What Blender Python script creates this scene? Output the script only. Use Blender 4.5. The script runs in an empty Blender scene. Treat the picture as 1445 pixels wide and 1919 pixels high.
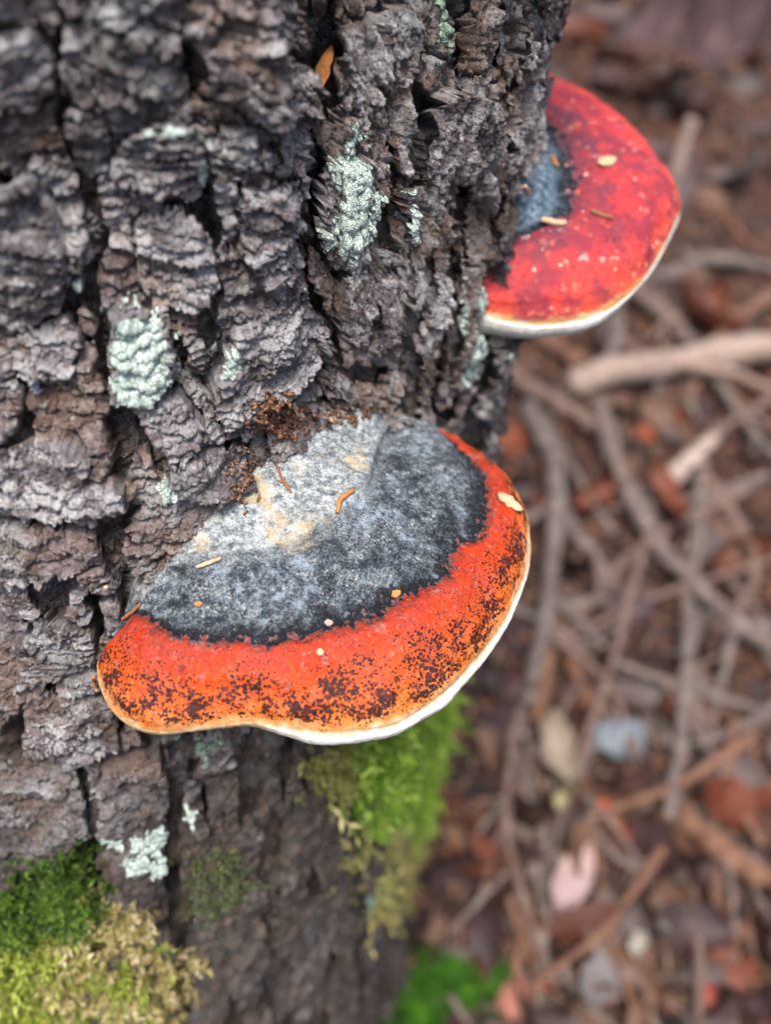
import bpy, math, random
import numpy as np
from mathutils import Vector, Matrix

# ------------------------------------------------------------------ camera, light, exposure
W, H, F = 1445.0, 1919.0, 1700.0                 # photograph size and focal length in its pixels
CAM_Z = 1.15                                     # camera height above the forest floor (m)
def nrm(v):
    v = np.asarray(v, float); return v / np.linalg.norm(v)
AX = nrm([200, 1880, 1700.0])                    # direction of the trunk (up) seen from the camera
_c, _s = math.cos(math.radians(5)), math.sin(math.radians(5))
UP = np.array([AX[0], _c*AX[1]-_s*AX[2], _s*AX[1]+_c*AX[2]])   # true up seen from the camera
FW = nrm(np.array([0, 0, -1.0]) - UP*(-UP[2])); RT = np.cross(FW, UP)
M = np.array([RT, FW, UP])                       # camera axes -> world axes
CAM = np.array([0, 0, CAM_Z])
def toW(p): return np.asarray(p) @ M.T + CAM     # camera coordinates -> world

scene = bpy.context.scene
col = scene.collection
cam_data = bpy.data.cameras.new('camera')
cam = bpy.data.objects.new('camera', cam_data); col.objects.link(cam)
cam.matrix_world = Matrix([list(M[i]) + [float(CAM[i])] for i in range(3)] + [[0, 0, 0, 1]])
cam_data.sensor_fit = 'VERTICAL'; cam_data.sensor_height = 24.0
cam_data.lens = F/H*24.0
cam_data.clip_start = 0.01; cam_data.clip_end = 200
cam_data.dof.use_dof = True
cam_data.dof.focus_distance = 0.366
cam_data.dof.aperture_fstop = cam_data.lens/8.6  # 8.6 mm wide pupil
scene.camera = cam

world = bpy.data.worlds.new('World'); scene.world = world; world.use_nodes = True
nt = world.node_tree
sky = nt.nodes.new('ShaderNodeTexSky'); sky.sky_type = 'NISHITA'; sky.sun_disc = False
SUN_EL, SUN_AZ = math.radians(70), math.radians(190)      # azimuth from +Y towards +X
sky.sun_elevation = SUN_EL; sky.sun_rotation = SUN_AZ
sky.dust_density = 4.0; sky.air_density = 1.0; sky.ozone_density = 1.0
nt.links.new(sky.outputs[0], nt.nodes['Background'].inputs[0])
nt.nodes['Background'].inputs[1].default_value = 0.06
sun_d = bpy.data.lights.new('sun', 'SUN'); sun_d.energy = 1.5; sun_d.angle = math.radians(22); sun_d.color = (1.0, 0.95, 0.87)
sun = bpy.data.objects.new('sun', sun_d); col.objects.link(sun)
sd = Vector((math.cos(SUN_EL)*math.sin(SUN_AZ), math.cos(SUN_EL)*math.cos(SUN_AZ), math.sin(SUN_EL)))
sun.rotation_euler = sd.to_track_quat('Z', 'Y').to_euler(); sun.location = (1, -1, 3)
scene.view_settings.view_transform = 'Standard'; scene.view_settings.look = 'None'
scene.view_settings.gamma = 1.0; scene.view_settings.use_curve_mapping = False
scene.view_settings.exposure = 1.85
scene.render.engine = 'CYCLES'
scene.cycles.use_denoising = True
scene.cycles.max_bounces = 6

rng = np.random.default_rng(7); random.seed(7)

# ------------------------------------------------------------------ numpy noise
_perm = np.random.default_rng(3).permutation(4096).astype(np.int64)
_val = np.random.default_rng(4).random(4096)*2-1
def _h(*i):
    k = np.zeros_like(i[0])
    for a in i: k = _perm[(k + a) & 4095]
    return _val[k]
def _q(t): return t*t*t*(t*(t*6-15)+10)
def noise2(x, y, seed=0):
    x = np.asarray(x, float); y = np.asarray(y, float)
    xi = np.floor(x); yi = np.floor(y); fx = _q(x-xi); fy = _q(y-yi)
    xi = xi.astype(np.int64)+seed*57; yi = yi.astype(np.int64)+seed*131
    a = _h(xi, yi); b = _h(xi+1, yi); c = _h(xi, yi+1); d = _h(xi+1, yi+1)
    return (a+(b-a)*fx)*(1-fy)+(c+(d-c)*fx)*fy
def noise3(p, seed=0):
    x, y, z = p[..., 0], p[..., 1], p[..., 2]
    xi = np.floor(x); yi = np.floor(y); zi = np.floor(z)
    fx = _q(x-xi); fy = _q(y-yi); fz = _q(z-zi)
    xi = xi.astype(np.int64)+seed*57; yi = yi.astype(np.int64)+seed*131; zi = zi.astype(np.int64)
    def sl(k):
        a = _h(xi, yi, k); b = _h(xi+1, yi, k); c = _h(xi, yi+1, k); d = _h(xi+1, yi+1, k)
        return (a+(b-a)*fx)*(1-fy)+(c+(d-c)*fx)*fy
    return sl(zi)*(1-fz)+sl(zi+1)*fz
def fbm2(x, y, o=4, seed=0, g=0.5):
    s = 0; a = 1.0; t = 0
    for k in range(o):
        s = s + a*noise2(x, y, seed+k*7); t += a; a *= g; x = x*2.03+1.7; y = y*2.03-3.1
    return s/t
def fbm3(p, o=4, seed=0, g=0.5):
    s = 0; a = 1.0; t = 0
    for k in range(o):
        s = s + a*noise3(p, seed+k*7); t += a; a *= g; p = p*2.03+1.7
    return s/t
def sstep(a, b, x):
    t = np.clip((x-a)/(b-a), 0, 1); return t*t*(3-2*t)

# ------------------------------------------------------------------ pixels, rays, projection
def ray(px):
    px = np.asarray(px, float)
    return np.stack([(px[..., 0]-W/2)/F, -(px[..., 1]-H/2)/F, -np.ones(px.shape[:-1])], -1)
def proj(p):
    p = np.asarray(p); return np.stack([W/2+F*p[..., 0]/-p[..., 2], H/2-F*p[..., 1]/-p[..., 2]], -1)
def on_plane(px, p0, n):
    d = ray(px); return d*(np.dot(p0, n)/(d@n))[..., None]

# ------------------------------------------------------------------ scene helpers
def tag(o, label=None, cat=None, group=None, kind=None):
    if label: o['label'] = label
    if cat: o['category'] = cat
    if group: o['group'] = group
    if kind: o['kind'] = kind
    return o
def empty(name, loc):
    o = bpy.data.objects.new(name, None); o.location = [float(v) for v in loc]; o.empty_display_size = 0.02
    col.objects.link(o); return o
def mesh_obj(name, verts, faces, mat, parent=None, smooth=True, attrs=None, origin=None):
    """verts in world coordinates; faces int array (n,3) or (n,4)"""
    verts = np.asarray(verts, float)
    if parent is not None: org = np.array(parent.location) if parent.type == 'EMPTY' else np.array(parent['_org'])
    else: org = np.array(origin) if origin is not None else verts.mean(0)*[1, 1, 0] + [0, 0, verts[:, 2].min()]
    me = bpy.data.meshes.new(name)
    faces = np.asarray(faces, np.int32); n, k = faces.shape
    me.vertices.add(len(verts)); me.vertices.foreach_set('co', (verts-org).astype(np.float32).ravel())
    me.loops.add(n*k); me.loops.foreach_set('vertex_index', faces.ravel())
    me.polygons.add(n); me.polygons.foreach_set('loop_start', np.arange(0, n*k, k, dtype=np.int32))
    if smooth: me.polygons.foreach_set('use_smooth', np.ones(n, bool))
    for an, av in (attrs or {}).items():
        av = np.asarray(av, np.float32)
        if av.ndim == 1:
            at = me.attributes.new(an, 'FLOAT', 'POINT'); at.data.foreach_set('value', av)
        else:
            at = me.attributes.new(an, 'FLOAT_COLOR', 'POINT')
            full = np.ones((len(av), 4), np.float32); full[:, :av.shape[1]] = av
            at.data.foreach_set('color', full.ravel())
    me.update(calc_edges=True)
    me.materials.append(mat)
    o = bpy.data.objects.new(name, me); col.objects.link(o)
    if parent is not None: o.parent = parent
    else: o.location = [float(v) for v in org]
    return o
def grid_faces(nr, nc, off=0):
    i, j = np.meshgrid(np.arange(nr-1), np.arange(nc-1), indexing='ij')
    a = (i*nc+j).ravel()+off
    return np.stack([a, a+1, a+nc+1, a+nc], 1)
def compact(verts, faces, *arrs):
    u, inv = np.unique(faces, return_inverse=True)
    return (verts[u], inv.reshape(faces.shape)) + tuple(a[u] for a in arrs)

# ------------------------------------------------------------------ material helper
class MT:
    def __init__(s, name):
        s.m = bpy.data.materials.new(name); s.m.use_nodes = True
        s.t = s.m.node_tree; s.b = s.t.nodes['Principled BSDF']
    def n(s, typ, **kw):
        nd = s.t.nodes.new(typ)
        for k, v in kw.items(): setattr(nd, k, v)
        return nd
    def L(s, a, b): s.t.links.new(a, b)
    def setin(s, sock, v):
        if hasattr(v, 'is_output'): s.L(v, sock)
        else: sock.default_value = v
    def pos(s, sc=(1, 1, 1)):
        g = s.n('ShaderNodeNewGeometry'); mp = s.n('ShaderNodeMapping'); s.L(g.outputs['Position'], mp.inputs[0])
        mp.inputs['Scale'].default_value = sc; return mp.outputs[0]
    def noise(s, scale, detail=4, rough=0.55, vec=None, dist=0):
        nd = s.n('ShaderNodeTexNoise'); nd.inputs['Scale'].default_value = scale; nd.inputs['Detail'].default_value = detail
        nd.inputs['Roughness'].default_value = rough; nd.inputs['Distortion'].default_value = dist
        s.L(vec if vec is not None else s.pos(), nd.inputs['Vector']); return nd.outputs['Fac']
    def voro(s, scale, feature='F1', vec=None, out='Distance', rnd=1.0):
        nd = s.n('ShaderNodeTexVoronoi', feature=feature); nd.inputs['Scale'].default_value = scale
        nd.inputs['Randomness'].default_value = rnd
        s.L(vec if vec is not None else s.pos(), nd.inputs['Vector']); return nd.outputs[out]
    def math(s, op, a, b=0.0, c=None, clamp=False):
        nd = s.n('ShaderNodeMath', operation=op); nd.use_clamp = clamp
        s.setin(nd.inputs[0], a); s.setin(nd.inputs[1], b)
        if c is not None: s.setin(nd.inputs[2], c)
        return nd.outputs[0]
    def mr(s, v, a, b, c=0.0, d=1.0):
        nd = s.n('ShaderNodeMapRange'); nd.clamp = True; nd.interpolation_type = 'SMOOTHSTEP'
        s.setin(nd.inputs[0], v)
        for i, x in zip((1, 2, 3, 4), (a, b, c, d)): s.setin(nd.inputs[i], x)
        return nd.outputs[0]
    def mix(s, f, a, b, mode='MIX'):
        nd = s.n('ShaderNodeMix', data_type='RGBA', blend_type=mode)
        s.setin(nd.inputs[0], f)
        for k, v in ((6, a), (7, b)):
            if hasattr(v, 'is_output'): s.L(v, nd.inputs[k])
            else: nd.inputs[k].default_value = (*v[:3], 1)
        return nd.outputs[2]
    def ramp(s, f, stops, interp='LINEAR'):
        nd = s.n('ShaderNodeValToRGB'); nd.color_ramp.interpolation = interp
        el = nd.color_ramp.elements
        while len(el) > 1: el.remove(el[-1])
        el[0].position = stops[0][0]; el[0].color = (*stops[0][1], 1)
        for p, c in stops[1:]:
            e = el.new(p); e.color = (*c, 1)
        s.setin(nd.inputs[0], f); return nd.outputs[0]
    def attr(s, name, out='Fac'):
        nd = s.n('ShaderNodeAttribute'); nd.attribute_name = name; return nd.outputs[out]
    def sep(s, c):
        nd = s.n('ShaderNodeSeparateColor'); s.L(c, nd.inputs[0]); return nd.outputs
    def bump(s, h, dist, strength=1.0, prev=None):
        nd = s.n('ShaderNodeBump'); nd.inputs['Strength'].default_value = strength; nd.inputs['Distance'].default_value = dist
        s.setin(nd.inputs['Height'], h)
        if prev is not None: s.L(prev, nd.inputs['Normal'])
        return nd.outputs[0]
    def done(s, base, rough=0.7, normal=None, spec=0.4):
        s.setin(s.b.inputs['Base Color'], base if hasattr(base, 'is_output') else (*base, 1))
        s.setin(s.b.inputs['Roughness'], rough); s.setin(s.b.inputs['Specular IOR Level'], spec)
        if normal is not None: s.L(normal, s.b.inputs['Normal'])
        return s.m
    def objrand(s):
        return s.n('ShaderNodeObjectInfo').outputs['Random']

# ------------------------------------------------------------------ trunk: base shape
R0 = 0.22
E1 = nrm(np.array([1.0, 0, 0]) - AX*AX[0]); E2 = np.cross(AX, E1)
CC = np.array([-0.12765825, 0.50466118])
def trunk_uv(p):
    s = p@AX; q1 = p@E1-CC[0]; q2 = p@E2-CC[1]
    return np.arctan2(q1, -q2), s, np.hypot(q1, q2)
def bump_g(x, c, w): return np.exp(-((x-c)/w)**2)
_rbf = None
def base_R(th, s):
    t = np.degrees(th)
    fl = np.clip((-0.14-s)/0.5, 0, 1.4)**1.2*0.15
    w = 1-sstep(0, 62, t)*1.0
    w2 = sstep(-160, -60, t)
    r = R0 + fl*(w*w2) + 0.03*np.clip((-1.0-s)/0.12, 0, 1.5)**1.5
    rec = np.clip(s+0.275, 0, 0.4)*np.where(s > 0, np.exp(-np.clip(s, 0, 9)/.1), 1)
    r = r - rec*(0.20*sstep(27.5, 32.5, t)*(1-sstep(38, 66, t)) + 0.07*sstep(2, 14, t)*(1-sstep(27, 33, t)))
    r = r + 0.015*sstep(54, 70, t)*sstep(130, 100, t)*sstep(-.195, -.25, s)
    r = r + 0.006*np.sin(th*5+s*3)*sstep(1.6, 1.2, th)
    if _rbf is not None:
        P, wt = _rbf
        for (pt, ps), ww in zip(P, wt):
            r = r + ww*np.exp(-(((th-pt)*R0)**2+(s-ps)**2)/(2*0.05**2))
    return r
def trunk_hit(px):
    """pixel -> (theta, s, depth) on the smooth trunk"""
    d = ray(np.asarray(px, float)); ts = np.linspace(0.2, 1.6, 1401)
    th, s, r = trunk_uv(d[None]*ts[:, None])
    g = r-base_R(th, s); k = np.where(g < 0)[0]
    k = k[0] if len(k) else int(np.argmin(g))
    return float(th[k]), float(s[k]), float(ts[k])
def trunk_pt(th, s, r):
    return (AX*np.asarray(s)[..., None] + E1*(CC[0]+r*np.sin(th))[..., None] + E2*(CC[1]-r*np.cos(th))[..., None])

# ------------------------------------------------------------------ bracket fungi: traced curves, each at its own height
def resample(pts, n, extra=None):
    pts = np.asarray(pts, float); L = np.r_[0, np.cumsum(np.linalg.norm(np.diff(pts[:, :3], axis=0), axis=1))]
    t = np.linspace(0, L[-1], n)
    # smooth (Catmull-Rom through the points)
    m = np.zeros_like(pts); m[1:-1] = (pts[2:]-pts[:-2])/(L[2:]-L[:-2])[:, None]
    m[0] = (pts[1]-pts[0])/(L[1]-L[0]); m[-1] = (pts[-1]-pts[-2])/(L[-1]-L[-2])
    k = np.clip(np.searchsorted(L, t, side='right')-1, 0, len(L)-2)
    h = (L[k+1]-L[k])[:, None]; x = ((t-L[k])[:, None])/h
    return ((2*x**3-3*x**2+1)*pts[k]+(x**3-2*x**2+x)*h*m[k]+(-2*x**3+3*x**2)*pts[k+1]+(x**3-x**2)*h*m[k+1])
def trace(px, hs, p0, n, N):
    px = np.asarray(px, float); hs = np.asarray(hs, float)
    if hs.ndim == 0: hs = np.full(len(px), float(hs))
    elif len(hs) != len(px): hs = np.interp(np.linspace(0, 1, len(px)), np.linspace(0, 1, len(hs)), hs)
    P = np.array([on_plane(p, p0+UP*h, n) for p, h in zip(px, hs)])
    return resample(P, N)
def smooth1(a, k):
    for _ in range(k):
        b = a.copy(); b[1:-1] = (a[:-2]+2*a[1:-1]+a[2:])/4; a = b
    return a
NC = 460
# -- the large one
F1_P0 = ray(np.array([600., 1375.]))*0.335; F1_N = nrm(UP + RT@np.eye(3)*0.0)
f1_rim = [(183,1240),(184,1268),(195,1300),(220,1335),(255,1357),(300,1365),(350,1362),(400,1355),(450,1349),(490,1350),(540,1358),(600,1366),(650,1366),(700,1360),(740,1350),(790,1322),(845,1278),(900,1218),(940,1165),(966,1110),(984,1060),(990,1005),(984,955),(965,918),(930,882),(890,847),(850,818),(812,802)]
f1_att = [(200,1195),(235,1140),(300,1045),(350,1005),(430,935),(465,880),(490,825),(560,775),(640,757),(700,768),(760,783),(808,800)]
f1_in  = [(205,1195),(255,1130),(325,1070),(350,1062),(420,1043),(520,1030),(600,992),(660,950),(690,905),(702,860),(716,822),(740,792),(785,790),(810,800)]
f1_blk = [(215,1195),(250,1150),(276,1148),(290,1168),(335,1190),(400,1196),(490,1202),(560,1192),(610,1170),(680,1155),(750,1120),(800,1095),(838,1066),(850,1022),(898,1005),(910,950),(905,890),(870,850),(832,816),(812,801)]
def fungus_curves(p0, n, rim, att, inn, blk, hs, bulge):
    c_att = trace(att, hs[0], p0, n, NC); c_in = trace(inn, hs[1], p0, n, NC)
    c_blk = trace(blk, hs[2], p0, n, NC); c_rim = trace(rim, hs[3], p0, n, NC)
    return c_att, c_in, c_blk, c_rim
f1 = fungus_curves(F1_P0, UP, f1_rim, f1_att, f1_in, f1_blk,
    ([-.004,.004,.016,.026,.034,.037,.037,.034,.030,.026,.018,.006], [-.002,.006,.019,.024,.026,.028,.029,.029,.028,.026,.022,.016,.009,.005],
     [-.001,.006,.010,.013,.016,.017,.017,.017,.017,.017,.017,.017,.016,.015,.014,.013,.011,.009,.006,.003], [-.012,-.008,-.003,0,0,0,0,0]), 0)
# -- the smaller one, round the side of the trunk
F2_P0 = ray(np.array([960., 600.]))*0.455; F2_N = nrm(UP*math.cos(math.radians(14)) - FW*math.sin(math.radians(14)) - np.array([.06,0,0]))
f2_rim = [(860,545),(900,578),(947,592),(1000,599),(1050,598),(1095,590),(1140,572),(1178,545),(1212,510),(1238,468),(1260,424),(1275,385),(1266,345),(1243,310),(1213,265),(1175,233),(1120,194),(1060,162),(1012,138),(950,112),(880,100)]
f2_att = [(820,500),(850,420),(880,340),(900,280),(900,220),(890,170)]
f2_in  = [(830,510),(880,440),(920,390),(940,340),(930,270),(910,210),(895,170)]
f2_blk = [(845,530),(900,472),(952,450),(1000,428),(1048,408),(1066,388),(1063,330),(1056,275),(1038,243),(1005,222),(950,190),(890,165)]
f2 = fungus_curves(F2_P0, F2_N, f2_rim, f2_att, f2_in, f2_blk, ([.030], [.027], [.004,.018,.020,.020,.018,.006], [0, 0, 0, 0, 0, 0, 0]), 0)

# trunk corrected so that the bark meets the back edge of the large bracket
_pp = f1[0][::46][1:-1]
_a, _b, _r = trunk_uv(_pp); _res = _r-base_R(_a, _b)+0.009
_K = np.exp(-(((_a[:, None]-_a[None])*R0)**2+(_b[:, None]-_b[None])**2)/(2*0.05**2))+0.12*np.eye(len(_a))
_rbf = (list(zip(_a, _b)), np.linalg.solve(_K, _res))
print('trunk fit', np.round(_res*1000, 1))

# ------------------------------------------------------------------ trunk: bark height field on (theta, s)
def axis_samples(parts):
    out = []
    for a, b, st in parts: out.append(np.arange(a, b, st))
    return np.concatenate(out)
dg = 0.6/220*180/math.pi
TH = np.radians(np.r_[axis_samples([(-180, -30, 2.2), (-30, 99, dg), (99, 180.1, 2.0)])]); TH[-1] = math.pi
SS = axis_samples([(-1.3, -0.98, 0.004), (-0.98, -0.44, 0.0012), (-0.44, -0.03, 0.0007), (-0.03, 0.12, 0.004), (0.12, 2.2, 0.04)])
nS, nT = len(SS), len(TH)
T2, S2 = np.meshgrid(TH, SS)
U = T2*R0*1000.0; V = S2*1000.0                                  # millimetres along the bark
def px_uv(px):
    th, s, d = trunk_hit(px); return th*R0*1000, s*1000
# columns of plates between the long vertical cracks, read at one height of the photograph
cb = [px_uv((x, 400))[0] for x in (0, 170, 375, 590, 745, 860, 930, 962)]
cb = [cb[0]-78, cb[0]-38] + cb + [cb[-1]+28, cb[-1]+60]
seeds = []
rr = random.Random(21)
for a, b in zip(cb[:-1], cb[1:]):
    w = b-a; v = -970 + rr.uniform(0, 30)
    while v < 10:
        hgt = rr.uniform(26, 58) if w > 20 else rr.uniform(30, 70)
        if w > 26 and rr.random() < 0.45:
            sp = rr.uniform(.35, .65)
            seeds.append((a+w*sp*.5, v+hgt/2+rr.uniform(-6, 6), w*sp, hgt)); seeds.append((a+w*(1+sp)*.5, v+hgt/2+rr.uniform(-6, 6), w*(1-sp), hgt))
        else:
            seeds.append((a+w/2+rr.uniform(-.1, .1)*w, v+hgt/2, w, hgt))
        v += hgt
seeds = np.array(seeds); nP = len(seeds)
print('bark plates', nP)
wu = U + 5*fbm2(U/26, V/40, 3, 1) + 2.6*fbm2(U/6, V/9, 3, 2) + 1.0*noise2(U/1.7, V/2.2, 5)
wv = V + 7*fbm2(U/24, V/24, 3, 3) + 3.4*fbm2(U/7, V/7, 3, 4) + 1.0*noise2(U/2.1, V/1.7, 6)
F1d = np.full(U.shape, 1e9); F2d = np.full(U.shape, 1e9); I1 = np.zeros(U.shape, int); I2 = np.zeros(U.shape, int)
for k, (su, sv, w, h) in enumerate(seeds):
    ju = (np.abs(TH*R0*1000-su) < 3.2*w+14); iv = (np.abs(SS*1000-sv) < 2.6*h+14)
    if not ju.any() or not iv.any(): continue
    j0, j1 = np.where(ju)[0][[0, -1]]; i0, i1 = np.where(iv)[0][[0, -1]]
    sl = (slice(i0, i1+1), slice(j0, j1+1))
    d = np.maximum(np.abs(wu[sl]-su)/(w/2), 0)**2.6 + (np.abs(wv[sl]-sv)/(h/2))**2.6
    d = d**(1/2.6)
    f1v, f2v, a1, a2 = F1d[sl], F2d[sl], I1[sl], I2[sl]
    c1 = d < f1v; c2 = (~c1) & (d < f2v)
    f2v[c1] = f1v[c1]; a2[c1] = a1[c1]; f1v[c1] = d[c1]; a1[c1] = k
    f2v[c2] = d[c2]; a2[c2] = k
F2d = np.minimum(F2d, F1d+3)
# plates that stand out in the photograph, each outlined on the bark with its own height (mm)
SLABS = [([(385,740),(405,680),(440,610),(500,570),(560,560),(600,590),(638,605),(600,650),(570,690),(510,740),(450,790),(420,785)], 13),
 ([(790,230),(815,185),(850,170),(905,180),(925,230),(905,290),(880,330),(840,340),(800,345),(785,300)], 7), ([(600,300),(690,298),(700,360),(690,450),(660,505),(615,490),(595,420)], 8),
 ([(640,520),(700,460),(735,480),(740,560),(735,610),(690,650),(650,640),(635,580)], 8), ([(375,110),(440,60),(520,75),(575,150),(560,215),(480,230),(430,180),(380,175)], 7),
 ([(205,300),(240,250),(300,225),(370,230),(380,300),(360,380),(290,360),(215,330)], 8), ([(255,400),(330,380),(385,430),(400,520),(360,560),(290,570),(255,500)], 6),
 ([(430,350),(470,320),(545,330),(560,420),(545,510),(480,520),(440,450)], 7), ([(-40,60),(60,40),(95,120),(90,180),(60,200),(-40,195)], 8), ([(-40,330),(60,320),(110,400),(130,520),(100,580),(40,620),(-40,610)], 8),
 ([(130,200),(190,190),(205,300),(170,340),(130,290)], 6), ([(240,760),(330,745),(380,790),(360,850),(300,865),(255,815)], 8), ([(300,870),(370,850),(450,830),(470,900),(400,940),(330,930)], 5),
 ([(-40,830),(110,815),(165,850),(150,900),(230,910),(225,950),(140,960),(-40,960)], 7), ([(-40,1000),(100,985),(185,1010),(195,1060),(110,1070),(-40,1100)], 6), ([(20,1200),(110,1170),(170,1200),(175,1250),(110,1280),(30,1290)], 6),
 ([(40,1330),(130,1310),(200,1330),(215,1390),(140,1420),(50,1400)], 6), ([(190,1440),(290,1420),(330,1500),(330,1620),(280,1690),(220,1680),(190,1560)], 9), ([(-40,1430),(90,1420),(150,1480),(170,1570),(90,1620),(-40,1660)], 6),
 ([(700,30),(760,10),(790,80),(770,160),(720,170),(700,110)], 5), ([(632,60),(690,40),(710,130),(700,210),(655,190)], 5), ([(960,180),(1010,150),(1005,260),(975,330),(950,300)], 4), ([(760,350),(830,340),(845,430),(820,520),(770,500)], 5),
 ([(205,575),(310,575),(320,700),(270,745),(215,735)], 8), ([(20,640),(110,600),(150,640),(120,710),(40,700)], 6), ([(410,230),(470,240),(480,310),(430,330),(400,290)], 5), ([(620,230),(680,215),(700,280),(640,290)], 5),
 ([(890,200),(940,190),(945,330),(915,400),(895,330)], 4), ([(650,160),(715,180),(720,240),(665,215)], 4), ([(120,400),(160,420),(150,520),(125,500)], 4)]
SLAB_H = np.zeros(U.shape); SLAB_D = np.full(U.shape, -99.0)
swu = U+1.6*fbm2(U/9, V/9, 4, 33, .6)+.5*noise2(U/1.6, V/1.6, 34); swv = V+1.6*fbm2(U/9, V/9, 4, 35, .6)+.5*noise2(U/1.6, V/1.6, 36)
extra = []
for poly, hh in SLABS:
    uv = np.array([px_uv(p) for p in poly]); lo = uv.min(0)-6; hi = uv.max(0)+6
    ju = np.where((TH*R0*1000 > lo[0]) & (TH*R0*1000 < hi[0]))[0]; iv = np.where((SS*1000 > lo[1]) & (SS*1000 < hi[1]))[0]
    sl = (slice(iv[0], iv[-1]+1), slice(ju[0], ju[-1]+1)); x, y = swu[sl], swv[sl]
    ins = np.zeros(x.shape, bool); best = np.full(x.shape, 1e9)
    for k in range(len(uv)):
        (x0, y0), (x1, y1) = uv[k], uv[(k+1) % len(uv)]
        ins ^= ((y0 > y) != (y1 > y)) & (x < (x1-x0)*(y-y0)/(y1-y0+1e-9)+x0)
        dx, dy = x1-x0, y1-y0; t = np.clip(((x-x0)*dx+(y-y0)*dy)/(dx*dx+dy*dy+1e-9), 0, 1); best = np.minimum(best, np.hypot(x-x0-t*dx, y-y0-t*dy))
    sdist = np.where(ins, best, -best); c = (uv.min(0)+uv.max(0))/2; wh = uv.max(0)-uv.min(0)
    use = sdist > np.maximum(SLAB_D[sl], -6)
    SLAB_D[sl] = np.where(use, sdist, SLAB_D[sl])
    m_in = use & (sdist > 0)
    I1[sl] = np.where(m_in, nP+len(extra), I1[sl]); SLAB_H[sl] = np.where(m_in, hh, SLAB_H[sl])
    extra.append((c[0], c[1], wh[0], wh[1]))
seeds = np.concatenate([seeds, np.array(extra)]); nP = len(seeds)
pu, pv, pw, ph = (seeds[I1, k] for k in range(4)); qu, qv, qw, qh = (seeds[I2, k] for k in range(4))
au = np.abs(pu-qu)/(pw+qw); av = np.abs(pv-qv)/(ph+qh)
fv = sstep(0.25, 0.75, au/(au+av+1e-6))                           # 1: crack runs up the trunk
edge = (F2d-F1d)*0.5*(fv*np.minimum(pw, qw)*.5+(1-fv)*np.minimum(ph, qh)*.5)   # mm to the plate's edge
def prnd(seed, lo, hi):
    v = np.random.default_rng(seed).uniform(lo, hi, nP); return v[I1]
cw = (0.4+2.9*fv**1.5)*(0.25+1.5*np.clip(0.5+1.1*fbm2(U/30, V/45, 2, 9), 0, 1.4))
cd = 4.0+15.0*fv*np.clip(0.8+noise2(U/25, V/60, 8), .25, 1.3)
cw = cw/np.clip(np.cos(np.clip(T2-math.radians(18), 0, 1.1)), .5, 1)
crack = 1-sstep(cw*0.8, cw*1.15+0.45, edge)
crack = np.where(SLAB_D > 0, 0, np.maximum(crack, .75*sstep(-2.2, -1.0, SLAB_D)*(SLAB_D < 0)*np.clip(.4+noise2(U/18, V/18, 37), 0, 1)))
edge = np.where(SLAB_D > 0, SLAB_D, edge)
# the dark crevices of the photograph, as lines along the bark with a width and a depth
CREV = [([(612,-40),(614,60),(604,120),(610,180),(622,222)], 52, 40), ([(588,360),(566,440),(562,510),(590,570),(628,640),(640,700)], 26, 24),
 ([(722,170),(740,250),(738,330),(733,420),(742,500)], 15, 20), ([(782,150),(790,230),(778,300),(786,380)], 17, 18),
 ([(880,330),(872,400),(858,480),(848,560),(838,660),(832,760),(830,820)], 26, 26), ([(940,-20),(950,60),(945,130)], 12, 14), ([(1000,-20),(1005,60),(1000,120)], 16, 14),
 ([(98,150),(122,270),(160,340),(190,430),(184,480),(160,545),(170,600)], 15, 16), ([(180,610),(190,660),(205,720)], 20, 16), ([(236,770),(262,825),(296,860),(305,900)], 18, 16),
 ([(190,950),(203,1020),(212,1085),(262,1105)], 30, 18), ([(343,640),(348,705)], 14, 12), ([(345,60),(362,120),(372,165)], 24, 12), ([(34,1320),(36,1390)], 12, 10),
 ([(150,1430),(168,1500),(182,1570)], 13, 14), ([(318,1420),(326,1520),(322,1640),(332,1780)], 18, 16), ([(540,1370),(538,1440),(528,1500)], 18, 16), ([(440,1400),(470,1480),(450,1560)], 16, 12),
 ([(385,620),(390,690),(402,750)], 12, 10), ([(455,300),(440,380),(452,450)], 8, 8), ([(640,700),(690,705),(720,690)], 26, 18), ([(480,800),(468,850)], 26, 16), ([(690,560),(680,640)], 12, 10), ([(810,470),(800,560),(770,620),(735,650)], 12, 12)]
wmm = np.zeros(U.shape)
wuc = U+1.8*fbm2(U/7, V/9, 3, 31); wvc = V+1.8*fbm2(U/7, V/9, 3, 32)
crevL = np.zeros(U.shape); crev = np.zeros(U.shape); crevd = np.zeros(U.shape)
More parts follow.
